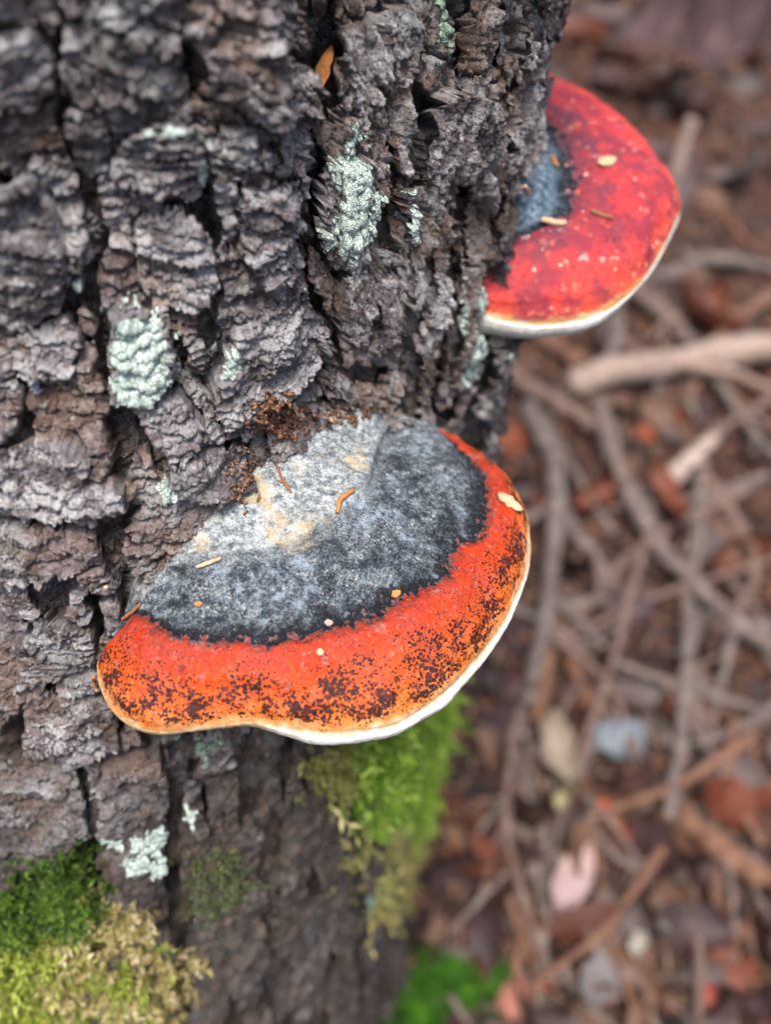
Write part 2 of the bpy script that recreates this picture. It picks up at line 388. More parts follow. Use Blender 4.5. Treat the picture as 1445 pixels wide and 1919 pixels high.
for pts, wpx, dep in CREV:
    uv = [px_uv(p) for p in pts]
    dd = trunk_hit(pts[len(pts)//2])[2]
    hw = wpx*0.5*dd/F*1000/max(.5, math.cos(max(0, uv[len(uv)//2][0]/220-math.radians(18)))); la = min(3.2, .4*hw+.8); hw = hw+la*.85
    us = [p[0] for p in uv]; vs = [p[1] for p in uv]
    ju = np.where((TH*R0*1000 > min(us)-20) & (TH*R0*1000 < max(us)+20))[0]; iv = np.where((SS*1000 > min(vs)-20) & (SS*1000 < max(vs)+20))[0]
    if not len(ju) or not len(iv): continue
    sl = (slice(iv[0], iv[-1]+1), slice(ju[0], ju[-1]+1))
    best = np.full(wuc[sl].shape, 1e9)
    for k in range(len(uv)-1):
        (x0, y0), (x1, y1) = uv[k], uv[k+1]
        dx, dy = x1-x0, y1-y0; l2 = dx*dx+dy*dy+1e-9
        t = np.clip(((wuc[sl]-x0)*dx+(wvc[sl]-y0)*dy)/l2, 0, 1)
        tap = 1.0
        if k == 0: tap = np.clip(0.35+t*1.2, 0, 1)
        if k == len(uv)-2: tap = np.minimum(tap, np.clip(0.35+(1-t)*1.2, 0, 1))
        best = np.minimum(best, np.hypot(wuc[sl]-x0-t*dx, wvc[sl]-y0-t*dy)+hw*(1-tap))
    m = 1-sstep(hw*0.85, hw*1.08+0.4, best); near = best < hw+9; crevL[sl] = np.where(near, np.maximum(crevL[sl], la), crevL[sl])
    crevd[sl] = np.maximum(crevd[sl], m*dep); crev[sl] = np.maximum(crev[sl], m)
def flakes(x, y, seed):
    xi = np.floor(x).astype(np.int64); yi = np.floor(y).astype(np.int64)
    f1 = np.full(x.shape, 9.0); f2 = np.full(x.shape, 9.0); idn = np.zeros(x.shape, np.int64); ax = np.zeros(x.shape); ay = np.zeros(x.shape)
    for a in (-1, 0, 1):
        for b in (-1, 0, 1):
            cx = xi+a; cy = yi+b; hh = _perm[(_perm[(cx+seed*37) & 4095]+cy) & 4095]
            dx = x-(cx+.5+.48*_val[hh]); dy = y-(cy+.5+.48*_val[(hh*7+13) & 4095]); d = np.hypot(dx, dy); c = d < f1
            f2 = np.where(c, f1, np.minimum(f2, d)); f1 = np.where(c, d, f1); idn = np.where(c, hh, idn); ax = np.where(c, dx, ax); ay = np.where(c, dy, ay)
    return idn, ax, ay, f2-f1
# fibrous towards the right-hand side, flaky and layered on the left
fib = sstep(cb[5]-6, cb[5]+10, U+6*noise2(U/20, V/20, 12))
ux, vx = U-pu, V-pv
plate_h = prnd(1, -4.5, 3.5)*(SLAB_D < 0) + prnd(2, -1.3, .7)*5.0*vx/ph + prnd(3, -1, 1)*4.0*ux/pw + SLAB_H*.75
dome = 1.8*(1-np.exp(-np.maximum(edge, 0)/3.0)) - 1.8
# stacked layers: arched, wavy ledges
sty = prnd(41, 0, 1)*(1-.35*fib)+.2*fbm2(U/40, V/40, 2, 43)                       # 0 crumbly .. 1 clean layers
spc = prnd(4, 3.2, 7.5); arch = prnd(5, -0.9, 0.3); lean = prnd(6, -.5, .5)
ph1 = V/spc + arch*(ux/pw*2)**2*1.3 + lean*ux/7.0 + 1.3*fbm2(U/22, V/14, 3, 14) + .35*fbm2(U/5, V/4, 3, 15) + prnd(7, 0, 10)
fr = ph1-np.floor(ph1); lid = np.floor(ph1)
saw = np.where(fr < 0.90, fr/0.90, (1-fr)/0.10)
lam = (1-saw**1.4)
lamA = (.7+1.1*sty)*(0.5+2.1*np.clip(0.5+0.9*fbm2(U/25, V/20, 2, 16)+prnd(8, -.3, .3), 0, 1.2))*(1-0.85*fib)
# peeling flakes: terraces of noise with ragged edges
tn = fbm2(U/(15-6*fib), V/(12+14*fib), 5, 18, .55)*4.6 + .35*lid*0.13
tf = np.floor(tn); tr = tn-tf
terr = tf+sstep(0.0, 0.10, tr)-0.15*tr
tn2 = fbm2(U/6.5+.3*tf, V/(5+7*fib)+.17*lid, 4, 24, .6)*3.6
t2f = np.floor(tn2); terr2 = t2f+sstep(0, .14, tn2-t2f)-.2*(tn2-t2f)
# vertical fibres
fb = fbm2(U/1.9+1.2*noise2(U/9, V/14, 41), V/17, 3, 20, .6); fbr = 1-np.abs(fbm2(U/3.6+1.5*noise2(U/9, V/20, 42), V/26, 3, 22))*2.2
fu = U+2.2*fbm2(U/8, V/8, 4, 51, .6); fvv = V+2.2*fbm2(U/8, V/8, 4, 52, .6)
fA = flakes(fu/(30-23*fib)+.5*noise2(U/30, V/30, 59), (fvv+.18*fu)/(5.2+17.8*fib), 3); fB = flakes(fu/(14-10.7*fib)+9, (fvv-.12*fu)/(2.2+9.5*fib), 5)
r_ = lambda i, k: _val[(i*(2*k+1)+k*97) & 4095]
flk = 1.5*r_(fA[0], 1)+1.7*r_(fA[0], 2)*fA[1]+(2.0*r_(fA[0], 3)-2.2*(1-.6*fib))*fA[2] - 1.0*sstep(.10, .0, fA[3])
flk = flk + .75*r_(fB[0], 4)+.9*r_(fB[0], 5)*fB[1]+(.9*r_(fB[0], 6)-1.0*(1-.6*fib))*fB[2] - .4*sstep(.10, .0, fB[3])
grv = np.abs(fbm2((U+3*noise2(U/14, V/30, 55))/9, V/75, 3, 56)); grv2 = np.abs(fbm2((U+2*noise2(U/9, V/20, 57))/4.5, V/42, 2, 58))
groove = (5.5*sstep(.07, .015, grv)+2.2*sstep(.08, .02, grv2))*(.12+.88*fib)
fine = fbm2(U/1.6, V/1.3, 3, 26, .6)
crumb = fbm2(U/4.5, V/3.8, 4, 28, .6)
low = sstep(-330, -400, V)*sstep(cb[3]-30, cb[3]+10, U)             # crumbly, decayed bark under the bracket
hgt = plate_h + dome*(.5+.5*(1-fib)) + lam*lamA*(1-.6*low) + 1.5*terr*(1-.2*fib) + .5*terr2 + flk*np.clip(1.15-.75*sty, .3, 1.1)*(1-.4*fib) - groove + fib*(1.5*fb+2.3*fbr) + .45*fine + .6*crumb*(1+2.0*low)*(1-.5*fib)
hgt = hgt + 1.5*fbm2(U/60, V/70, 2, 30)
sunk = np.maximum(crack*cd*1.15, crevd)                             # cracks run slantwise inwards and down into the bark
SLANT = nrm(ray(np.array([560., 520.])))
hgt = hgt - 3.0*sstep(0.3, 0, np.abs(F1d*0))*0
fineM = sstep(-36, -29, np.degrees(T2))*sstep(103, 98, np.degrees(T2))
hgt = np.where(np.isfinite(hgt), hgt, 0)
RR = base_R(T2, S2) + hgt*0.001*(0.5+.5*fineM)
droop = prnd(9, -.55, .35)*(lam*lamA+1.25*(terr-np.round(tn)))*0.001
P_tr = trunk_pt(T2+crack*0, S2+droop*fineM, RR)                     # camera coordinates
mk = np.maximum(crack*np.clip(cd/9, 0, 1), crev)
def blur(a, k):
    for _ in range(k):
        a = (np.roll(a, 1, 0)+2*a+np.roll(a, -1, 0))/4; a = (np.roll(a, 1, 1)+2*a+np.roll(a, -1, 1))/4
    return a
mb = blur(mk, 9); g_u = np.gradient(mb, axis=1)/np.gradient(U, axis=1); g_v = np.gradient(mb, axis=0)/np.gradient(V, axis=0)
gl = np.hypot(g_u, g_v)+1e-6; g_u /= gl; g_v /= gl
lipA = np.maximum(1.5, crevL)
lip = (lipA*(1-sstep(.05, .55, mk))*sstep(.04, .36, mb) - (lipA+.8)*sstep(.55, .98, mk)*sstep(.98, .6, mb))*sstep(.004, .03, gl)*fineM
P_tr = trunk_pt(T2+g_u*lip*.001/R0, S2+droop*fineM+g_v*lip*.001, RR) + SLANT*(sunk*fineM*.001)[..., None]
del ux, vx, wuc, wvc
core_m = (np.maximum(crack, crev) > 0.62)
hs_ = (hgt+2)/9.0
hsh = lambda a, b: _val[_perm[(a.astype(np.int64)*17+b.astype(np.int64)*131) & 4095]]*.5+.5
wornE = .28*(sstep(.88, .96, fr)+sstep(.10, .0, fr))*(1-.8*fib)*np.clip(lamA/2, 0, 1)+sstep(.14, .0, fA[3])*sstep(.1, -.15, fA[2])*.3+sstep(.16, .0, fB[3])*sstep(.1, -.1, fB[2])*.22
bark_attr = np.stack([prnd(11, 0, 1), wornE+.3*hsh(tf, I1)+.4*hsh(fA[0], fA[0]*0)+.3*hsh(fB[0], fB[0]*0+5), np.clip(hs_, 0, 1)], -1)
Pw = toW(P_tr.reshape(-1, 3))
FQ = grid_faces(nS, nT)[:, ::-1] if False else grid_faces(nS, nT)
gx = np.gradient(Pw.reshape(nS, nT, 3), axis=1); gy = np.gradient(Pw.reshape(nS, nT, 3), axis=0)
NW = np.cross(gx, gy); NW /= np.linalg.norm(NW, axis=-1, keepdims=True)+1e-12
print('normal check', (NW[nS//2, nT//2] @ (CAM-Pw.reshape(nS, nT, 3)[nS//2, nT//2])) > 0)
PXT = proj(P_tr.reshape(-1, 3)); DT = -P_tr.reshape(-1, 3)[:, 2]
FACING = ((CAM-Pw)*NW.reshape(-1, 3)).sum(1) > 0

def mat_bark():
    m = MT('bark'); a = m.sep(m.attr('bk', 'Color')); pr, lr, pro = a[0], a[1], a[2]
    big = m.noise(24, 4, .6); mid = m.noise(120, 5, .65); fin = m.noise(620, 5, .7); vfine = m.noise(2000, 3, .65)
    # thin peeling layers: each level of a warped noise is one sheet with its own tone and a pale worn edge
    sheet = m.math('MULTIPLY', m.noise(95, 5, .62, m.pos((1, 1, 1.7)), .4), 16.0); sfr = m.math('FRACT', sheet)
    wn = m.n('ShaderNodeTexWhiteNoise', noise_dimensions='2D'); cx = m.n('ShaderNodeCombineXYZ')
    m.L(m.math('FLOOR', sheet), cx.inputs[0]); m.L(pr, cx.inputs[1]); m.L(cx.outputs[0], wn.inputs['Vector'])
    sh2 = m.math('MULTIPLY', m.noise(330, 4, .6, m.pos((1, 1, 1.6)), .3), 10.0); sfr2 = m.math('FRACT', sh2)
    tone = m.math('ADD', m.math('MULTIPLY', lr, .34), m.math('ADD', m.math('MULTIPLY', wn.outputs['Value'], .26), m.math('MULTIPLY', mid, .42)))
    c = m.ramp(tone, [(.36, (.024, .015, .015)), (.44, (.095, .068, .068)), (.50, (.215, .172, .178)), (.56, (.40, .35, .36)), (.64, (.68, .66, .67))])
    warm = m.ramp(m.noise(75, 4, .6), [(.3, (.15, .068, .040)), (.55, (.27, .145, .082)), (.75, (.42, .27, .17))])
    wm = m.math('MULTIPLY', m.mr(m.math('ADD', m.math('SUBTRACT', big, m.math('MULTIPLY', pro, .35)), m.math('MULTIPLY', pr, .16)), .40, .58), .62)
    c = m.mix(wm, c, warm)
    mauve = m.mr(m.noise(38, 3, .6), .48, .66); c = m.mix(m.math('MULTIPLY', mauve, .38), c, (.27, .195, .235))
    grey = m.mr(m.noise(58, 5, .65), .50, .66); c = m.mix(m.math('MULTIPLY', grey, .55), c, (.58, .61, .64))
    alg = m.mr(m.noise(44, 5, .7), .58, .72); c = m.mix(m.math('MULTIPLY', alg, .45), c, (.27, .33, .26))
    c = m.mix(m.mr(sfr, .10, .0, 0, .5), c, (.56, .52, .47))
    c = m.mix(m.mr(sfr2, .14, .0, 0, .42), c, (.56, .53, .49))
    c = m.mix(m.mr(fin, .57, .72, 0, .6), c, (.62, .59, .55))
    c = m.mix(m.mr(fin, .47, .33, 0, .8), c, (.022, .015, .015))
    lic = m.mr(m.noise(200, 5, .7), .63, .70); c = m.mix(m.math('MULTIPLY', lic, .75), c, (.55, .62, .56))
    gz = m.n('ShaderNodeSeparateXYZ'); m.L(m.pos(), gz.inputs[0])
    damp_shade = m.math('MULTIPLY', m.mr(m.math('ADD', gz.outputs[2], m.math('MULTIPLY', m.math('SUBTRACT', m.noise(14, 4, .6), .5), .35)), .82, .68), .8)  # damp decayed bark low down, with the shade below the bracket painted in
    c = m.mix(damp_shade, c, m.ramp(mid, [(.36, (.010, .007, .006)), (.5, (.040, .027, .020)), (.64, (.13, .085, .055))]))
    st = m.noise(1000, 4, .65, m.pos((1, 1, .14)))
    nb = m.bump(m.math('SUBTRACT', 1.0, sfr), .0013, .9); nb = m.bump(m.math('SUBTRACT', 1.0, sfr2), .0006, .9, nb)
    nb = m.bump(m.math('ADD', m.math('MULTIPLY', fin, .8), m.math('MULTIPLY', st, .45)), .0017, .9, nb); nb = m.bump(vfine, .0006, .8, nb)
    return m.done(c, m.mr(mid, .3, .7, .30, .62), nb, .75)
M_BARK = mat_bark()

tree = empty('conifer_tree', toW(trunk_pt(np.array([0.0]), np.array([-1.15]), np.array([0.0])))[0])
tag(tree, 'big old conifer trunk with deeply fissured flaky grey-brown bark', 'tree')
fid = I1.reshape(-1)[FQ[:, 0]]; fcore = core_m.reshape(-1)[FQ].mean(1) > 0.5
i_f = FQ[:, 0] // nT; j_f = FQ[:, 0] % nT
fine_f = (SS[i_f] > -0.97) & (SS[i_f] < -0.03) & (np.degrees(TH[j_f]) > -30) & (np.degrees(TH[j_f]) < 98)
fcore |= ~fine_f
BA = bark_attr.reshape(-1, 3)
v_, f_, b_ = compact(Pw, FQ[fcore], BA)
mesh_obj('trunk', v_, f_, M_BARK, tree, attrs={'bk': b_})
cnt = np.bincount(fid[~fcore], minlength=nP)
# only what this camera, or one a step aside, could see as plates; largest first
order = np.argsort(-cnt)[:297]; keep = np.zeros(nP, bool); keep[order] = True; keep &= cnt > 60
fo = np.argsort(fid[~fcore], kind='stable'); fs = FQ[~fcore][fo]; ids = fid[~fcore][fo]
starts = np.searchsorted(ids, np.arange(nP)); ends = np.searchsorted(ids, np.arange(nP), side='right')
rest = []
for k in range(nP):
    if ends[k] <= starts[k]: continue
    ff = fs[starts[k]:ends[k]]
    if not keep[k]: rest.append(ff); continue
    v_, f_, b_ = compact(Pw, ff, BA)
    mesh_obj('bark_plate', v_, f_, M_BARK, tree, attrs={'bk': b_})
if rest:
    v_, f_, b_ = compact(Pw, np.concatenate(rest), BA)
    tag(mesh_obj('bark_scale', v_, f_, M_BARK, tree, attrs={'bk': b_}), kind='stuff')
#PART2
# ------------------------------------------------------------------ building the brackets from their curves
def hermite_rows(C, n_seg, tension=0.5):
    """C: list of control curves (k, NC, 3); returns rows lofted through all of them and the running zone value"""
    C = np.array(C); k = len(C); rows = []; z = []
    L = np.zeros((k, C.shape[1], 1)); L[1:] = np.cumsum(np.linalg.norm(np.diff(C, axis=0), axis=2, keepdims=True)+1e-5, axis=0)
    m = np.zeros_like(C); m[1:-1] = (C[2:]-C[:-2])/(L[2:]-L[:-2]); m[0] = (C[1]-C[0])/(L[1]-L[0]); m[-1] = (C[-1]-C[-2])/(L[-1]-L[-2])
    for i in range(k-1):
        n = n_seg[i]
        for x in np.linspace(0, 1, n, endpoint=(i == k-2)):
            h = L[i+1]-L[i]
            rows.append((2*x**3-3*x**2+1)*C[i]+(x**3-2*x**2+x)*h*m[i]+(-2*x**3+3*x**2)*C[i+1]+(x**3-x**2)*h*m[i+1]); z.append(i+x)
    return np.array(rows), np.array(z)
def vnormals(P):
    gx = np.gradient(P, axis=1); gy = np.gradient(P, axis=0); n = np.cross(gx, gy)
    return n/(np.linalg.norm(n, axis=-1, keepdims=True)+1e-12)
def build_fungus(name, label, curves, mats, bulge, seed, margin=(.0022, .0035), thick=.022, deep=.05, mw=None):
    att, inn, blk, rim = [smooth1(c, 3) for c in curves]
    th, s, r = trunk_uv(att)
    rad = E1[None]*np.sin(th)[:, None]-E2[None]*np.cos(th)[:, None]            # outward from the trunk
    c0 = att-rad*deep-UP*(0.004+.05*sstep(.13, .0, np.linspace(0, 1, NC)))[:, None]
    mid = (inn+blk)/2+UP*0.0015
    out = rim-blk; outh = out-UP[None]*(out@UP)[:, None]; ln = np.linalg.norm(outh, axis=1, keepdims=True); dirh = outh/(ln+1e-6)
    k = np.clip(ln/0.03, 0, 1)
    g1 = blk+out*0.22+UP*(bulge*1.15)*k; g2 = blk+out*0.58+UP*(bulge*1.45)*k; g3 = blk+out*0.87+UP*(bulge*.95)*k
    # rounded lip, pale margin and underside
    lip = rim-UP*0.0025+dirh*0.0006
    wave = (0.6+0.8*fbm2(np.arange(NC)/46.0, np.zeros(NC), 3, seed))[:, None]
    if mw is not None: wave = wave*np.interp(np.linspace(0, 1, NC), *mw)[:, None]
    mg = lip-UP*margin[1]*wave+dirh*margin[0]*(.25+.75*wave); mg2 = mg-UP*0.0045-dirh*0.0012
    u1 = mg2-UP*thick*.28-dirh*0.007*k; u2 = rim-out*0.5-UP*thick*k-UP*.006; u3 = att-rad*deep-UP*thick*1.6
    C = [c0, att, inn, mid, blk, g1, g2, g3, rim, lip, mg, mg2, u1, u2, u3]
    seg = [6, 34, 34, 34, 24, 34, 34, 24, 8, 8, 8, 8, 12, 12]
    P, z = hermite_rows(C, seg)
    # zone value: 0 back .. 1 old lobe .. 2 dark crust .. 3 red band .. 4 pale margin .. 5 underside
    zz = np.interp(z, [0, 1, 2, 4, 8, 9, 11, 12, 14], [-.2, 0, 1, 2, 3, 3.25, 4, 4.6, 5.2])
    Z = np.repeat(zz[:, None], NC, 1); S = np.repeat(np.linspace(0, 1, NC)[None], len(zz), 0)
    N = vnormals(P)
    if (N[40:120]@UP).mean() < 0: N = -N
    top = sstep(-.1, .2, Z)*sstep(3.3, 2.9, Z)
    red = sstep(1.95, 2.3, Z)*sstep(3.2, 2.7, Z); dark = sstep(.95, 1.05, Z)*sstep(2.02, 1.9, Z); old = sstep(1.02, .9, Z)
    q = P*1000
    d = .9*fbm3(q/16, 3, seed)*top + 1.6*fbm3(q/27, 2, seed+3)*red + .85*fbm3(q/4.5, 4, seed+1, .6)*(dark+old) - .7*sstep(.10, .0, np.abs(fbm3(q/11, 3, seed+21)))*(dark*.5+old) + .16*fbm3(q/1.3, 3, seed+2, .65)*(top)
    d += (2.6*np.exp(-((Z-.90)/.16)**2)*sstep(1.04, .97, Z) - 1.6*np.exp(-((Z-1.06)/.06)**2))*sstep(.08, .2, S)*sstep(.97, .85, S) + 1.5*fbm3(q/11, 3, seed+31)*old + 1.2*fbm3(q/13, 3, seed+33)*dark      # the old lobe's lip and the groove below it
    d += -.8*np.exp(-((Z-2.0)/.045)**2)*sstep(.02, .1, S)*sstep(.99, .92, S)
    d += .25*fbm3(q/2.2, 3, seed+5)*sstep(2.9, 3.2, Z)*sstep(5, 4.4, Z)
    d += .9*np.abs(fbm3(q/9, 4, seed+8, .6))*red + .30*fbm3(q/2.6, 3, seed+9, .6)*red + .35*np.sin(Z*19+4*fbm3(q/20, 2, seed+10))*red*sstep(2.2, 2.5, Z)
    P = P+N*d[..., None]*0.001
    X = toW(P.reshape(-1, 3)); fz = Z.reshape(-1)
    FQ = grid_faces(len(zz), NC)
    root = empty(name, X.reshape(len(zz), NC, 3)[45, NC//2]*[1, 1, 0]+[0, 0, X[:, 2].min()])
    tag(root, label, 'fungus')
    zr = np.minimum(zz[FQ[:, 0]//NC], 9)
    for pn, a, b, mt in (('grey_crust', -1, 2.0, mats[0]), ('red_band', 2.0, 3.249, mats[0]), ('pale_margin', 3.249, 4.3, mats[0]), ('pore_surface', 4.3, 9, mats[0])):
        sel = (zr >= a-1e-6) & (zr < b-1e-6)
        v_, f_, z_, s_ = compact(X, FQ[sel], fz, S.reshape(-1))
        mesh_obj(pn, v_, f_[:, ::-1] if FLIP else f_, mt, root, attrs={'fz': z_, 'fs': s_})
    return P.reshape(-1, 3), vnormals(P).reshape(-1, 3)@M.T
FLIP = True
def mat_fungus(name, second):
    m = MT(name); fz0 = m.attr('fz'); fs = m.attr('fs')
    n1 = m.noise(75, 4, .6); n2 = m.noise(300, 4, .65); n3 = m.noise(900, 4, .7); n4 = m.noise(2600, 2, .6)
    wob = m.math('ADD', m.math('MULTIPLY', m.math('SUBTRACT', n1, .5), .34), m.math('MULTIPLY', m.math('SUBTRACT', n2, .5), .34))
    edgew = m.mr(fz0, 3.0, 2.6, .25, 1)
    fz = m.math('ADD', fz0, m.math('MULTIPLY', wob, m.math('MULTIPLY', edgew, m.mr(fz0, .5, 1.0, .6, 1.5))))
    # old grey lobe
    old = m.ramp(m.math('ADD', m.math('MULTIPLY', n2, .55), m.math('MULTIPLY', n3, .5)), [(.36, (.05, .06, .07)), (.47, (.17, .195, .21)), (.56, (.40, .43, .44)), (.68, (.68, .69, .67))])
    crm = m.mr(m.noise(48, 3, .6), .56, .68); old = m.mix(m.math('MULTIPLY', crm, .75), old, (.66, .50, .28)); old = m.mix(m.mr(m.math('ADD', fs, m.math('MULTIPLY', n1, .1)), .16, .10), old, (.03, .018, .016))
    old = m.mix(m.mr(m.noise(380, 3), .68, .72, 0, .8), old, (.28, .12, .05))
    # dark crust with pale speckle
    drk = m.ramp(m.math('ADD', m.math('MULTIPLY', n3, .6), m.math('MULTIPLY', n2, .45)), [(.36, (.010, .013, .019)), (.48, (.045, .056, .075)), (.56, (.13, .155, .18)), (.66, (.34, .37, .39))])
    web = m.voro(420, 'DISTANCE_TO_EDGE'); drk = m.mix(m.math('MULTIPLY', m.mr(web, .05, .0), m.mr(n1, .4, .62, 0, .55)), drk, (.40, .43, .40))
    drk = m.mix(m.math('MULTIPLY', m.mr(n3, .60, .66), m.mr(n1, .42, .6, .1, .9)), drk, (.66, .62, .54))
    blot = m.math('ADD', m.math('MULTIPLY', m.noise(130, 6, .75), .6), m.math('MULTIPLY', m.noise(52, 5, .7), .4))
    drk = m.mix(m.mr(blot, .51, .38, 0, .85), drk, (.010, .014, .022)); drk = m.mix(m.mr(blot, .51, .62, 0, .8), drk, (.34, .42, .50))
    old = m.mix(m.mr(blot, .49, .34, 0, .75), old, (.055, .068, .08)); old = m.mix(m.mr(blot, .52, .66, 0, .8), old, (.64, .66, .66))
    c = m.mix(m.mr(fz, .88, 1.14), old, drk)
    if second:
        blue = m.ramp(m.math('ADD', m.math('MULTIPLY', n2, .6), m.math('MULTIPLY', n3, .4)), [(.38, (.02, .04, .07)), (.5, (.11, .17, .23)), (.62, (.38, .46, .52))])
        c = m.mix(m.mr(fz0, .2, .6), c, blue)
    ln = m.math('MULTIPLY', m.mr(fz, 1.78, 1.95), m.mr(fz, 2.12, 2.0)); c = m.mix(m.math('MULTIPLY', ln, .93), c, (.008, .008, .011))
    # lacquered band
    t = m.math('SUBTRACT', fz, 2.0)
    if not second:
        red = m.ramp(t, [(0, (.06, .012, .010)), (.12, (.28, .028, .016)), (.32, (.50, .034, .006)), (.55, (.57, .072, .007)), (.75, (.61, .115, .011)), (.93, (.64, .170, .024)), (1, (.62, .27, .09))])
        alt = m.ramp(t, [(0, (.10, .035, .03)), (.3, (.40, .042, .024)), (.7, (.52, .085, .022)), (1, (.66, .30, .11))])
        red = m.mix(m.mr(m.noise(60, 4, .6), .42, .62, 0, .9), red, alt)
        bloom = m.math('MULTIPLY', m.mr(m.noise(160, 5, .7), .56, .68), m.mr(t, .95, .3, .25, .8)); red = m.mix(bloom, red, (.26, .17, .16))
        red = m.mix(m.mr(m.noise(700, 3, .6), .60, .72, 0, .4), red, (.78, .34, .18))
        dots = m.voro(760, 'F1'); dn = m.noise(95, 4, .7)
        band = m.math('MULTIPLY', m.mr(t, .30, .66, .12, 1), m.mr(t, 1.0, .86, .15, 1))
        thr = m.math('MULTIPLY', m.math('ADD', m.math('MULTIPLY', band, .42), .10), m.mr(dn, .30, .62, .3, 1.4))
        spot = m.mr(m.math('SUBTRACT', m.math('ADD', dots, m.math('MULTIPLY', m.math('SUBTRACT', n3, .5), .4)), thr), .12, -.07)
        red = m.mix(m.math('MULTIPLY', spot, .95), red, (.013, .006, .009))
        dots2 = m.voro(1100, 'F1'); spot2 = m.math('MULTIPLY', m.mr(dots2, .36, .26), m.math('MULTIPLY', m.mr(dn, .36, .56, .25, 1), band)); red = m.mix(m.math('MULTIPLY', spot2, .85), red, (.03, .012, .012))
        red = m.mix(m.mr(m.noise(420, 5, .75), .47, .34, 0, .8), red, (.20, .030, .018)); red = m.mix(m.mr(n3, .57, .70, 0, .3), red, (.80, .26, .09)); plum = m.math('MULTIPLY', m.mr(m.noise(140, 4, .7), .62, .66), .75); red = m.mix(plum, red, (.07, .03, .035))
    else:
        red = m.ramp(t, [(0, (.09, .022, .030)), (.15, (.26, .034, .045)), (.5, (.55, .045, .045)), (.8, (.66, .060, .040)), (.96, (.70, .10, .045)), (1, (.7, .35, .15))])
        red = m.mix(m.mr(m.noise(52, 4, .6), .44, .6, 0, .85), red, (.24, .030, .050))
        red = m.mix(m.math('MULTIPLY', m.mr(m.noise(75, 5, .7), .50, .62), m.mr(t, .75, .2, .35, .95)), red, (.10, .035, .06))
        red = m.mix(m.mr(m.noise(330, 5, .7), .46, .36, 0, .7), red, (.20, .02, .03))
        red = m.mix(m.mr(m.noise(110, 3, .6), .60, .72, 0, .8), red, (.80, .17, .12))
        dn = m.noise(60, 3, .6)
        spot = m.math('ADD', m.math('MULTIPLY', m.mr(m.noise(300, 2, .5), .66, .72), m.mr(dn, .46, .56)), m.math('MULTIPLY', m.mr(m.noise(120, 4, .6), .66, .72), .5), None, True); red = m.mix(m.math('MULTIPLY', spot, .85), red, (.82, .62, .55))
        d2 = m.voro(310, 'F1', m.pos((1, 1.03, .97))); red = m.mix(m.math('MULTIPLY', m.mr(d2, .22, .14), m.mr(m.noise(90, 3), .52, .62)), red, (.06, .015, .03))
    c = m.mix(m.mr(fz, 2.0, 2.1), c, red)
    edge = m.math('ADD', fz0, m.math('MULTIPLY', m.math('SUBTRACT', n1, .5), .55))
    tan = m.mix(m.mr(n2, .4, .6), (.66, .43, .22), (.74, .57, .38)) if not second else m.mix(m.mr(n1, .42, .6), (.72, .62, .48), (.74, .36, .10))
    c = m.mix(m.mr(edge, 3.0, 3.16), c, tan)
    wht = m.mix(m.mr(n2, .35, .65), (.60, .57, .50), (.80, .79, .76))
    if not second: wht = m.mix(m.math('MULTIPLY', m.mr(m.math('ADD', fs, m.math('MULTIPLY', m.math('SUBTRACT', n1, .5), .1)), .22, .30), m.mr(fs, .73, .66)), m.mix(n2, (.50, .30, .13), (.62, .45, .26)), wht)
    c = m.mix(m.mr(edge, 3.22, 3.42), c, wht)
    c = m.mix(m.math('MULTIPLY', m.mr(n3, .62, .70), m.mr(fz0, 3.1, 3.4, 0, .5)), c, (.35, .22, .12))
    crust = m.mr(fz, 2.05, 1.95)
    h = m.math('ADD', m.math('MULTIPLY', n3, m.mr(crust, 0, 1, .25, 1.0)), m.math('MULTIPLY', n2, .5))
    nb = m.bump(h, .0016, .9); nb = m.bump(n4, .0003, .6, nb)
    rg = m.mr(crust, 0, 1, .42, .68)
    rg = m.math('ADD', rg, m.math('MULTIPLY', m.math('SUBTRACT', n2, .5), .35))
    rg = m.math('ADD', rg, m.mr(fz0, 2.95, 3.2, 0, .3))
    return m.done(c, rg, nb, .18)
M_F1 = mat_fungus('large_bracket', False); M_F2 = mat_fungus('small_bracket', True)
P_f1, N_f1 = build_fungus('bracket_fungus', 'large shelf fungus with grey crust, spotted orange-red band and white rim', f1, (M_F1,), .0035, 11, mw=([0, .12, .24, .30, .48, .60, .74, .80, 1], [-.5, -.6, -.4, .9, 1.3, 1.0, 1.0, -.4, -.8]))
P_f2, N_f2 = build_fungus('bracket_fungus', 'crimson shelf fungus with cream rim, half hidden round the side of the trunk', f2, (M_F2,), .006, 23, margin=(.0012, .0022))

# ------------------------------------------------------------------ forest floor
def ghs(x, y):
    return 0.035*fbm2(x/.35, y/.35, 3, 61) + 0.012*fbm2(x/.07, y/.07, 3, 62) + 0.004*fbm2(x/.02, y/.02, 2, 63)
def ground_pt(px, h=0.0):
    d = (ray(np.asarray(px, float))@M.T)
    z = 0.0
    for _ in range(4):
        t = (z+h-CAM_Z)/d[2]; p = CAM+d*t; z = float(ghs(p[0], p[1]))
    p[2] = z+h; return p, t
gxs = np.r_[-60, -20, -8, -4, -2, np.arange(-1.2, 2.4, .016), 2.6, 3.2, 4, 8, 20, 60]
gys = np.r_[-60, -20, -8, -3, -1, np.arange(-.2, 4.2, .016), 4.5, 5, 6, 8, 20, 60]
GX, GY = np.meshgrid(gxs, gys); GZ = ghs(GX, GY)
gm = MT('forest_floor')
gc = gm.ramp(gm.noise(18, 6, .7), [(.34, (.005, .0035, .0035)), (.46, (.018, .010, .009)), (.57, (.050, .025, .019)), (.7, (.10, .060, .048))])
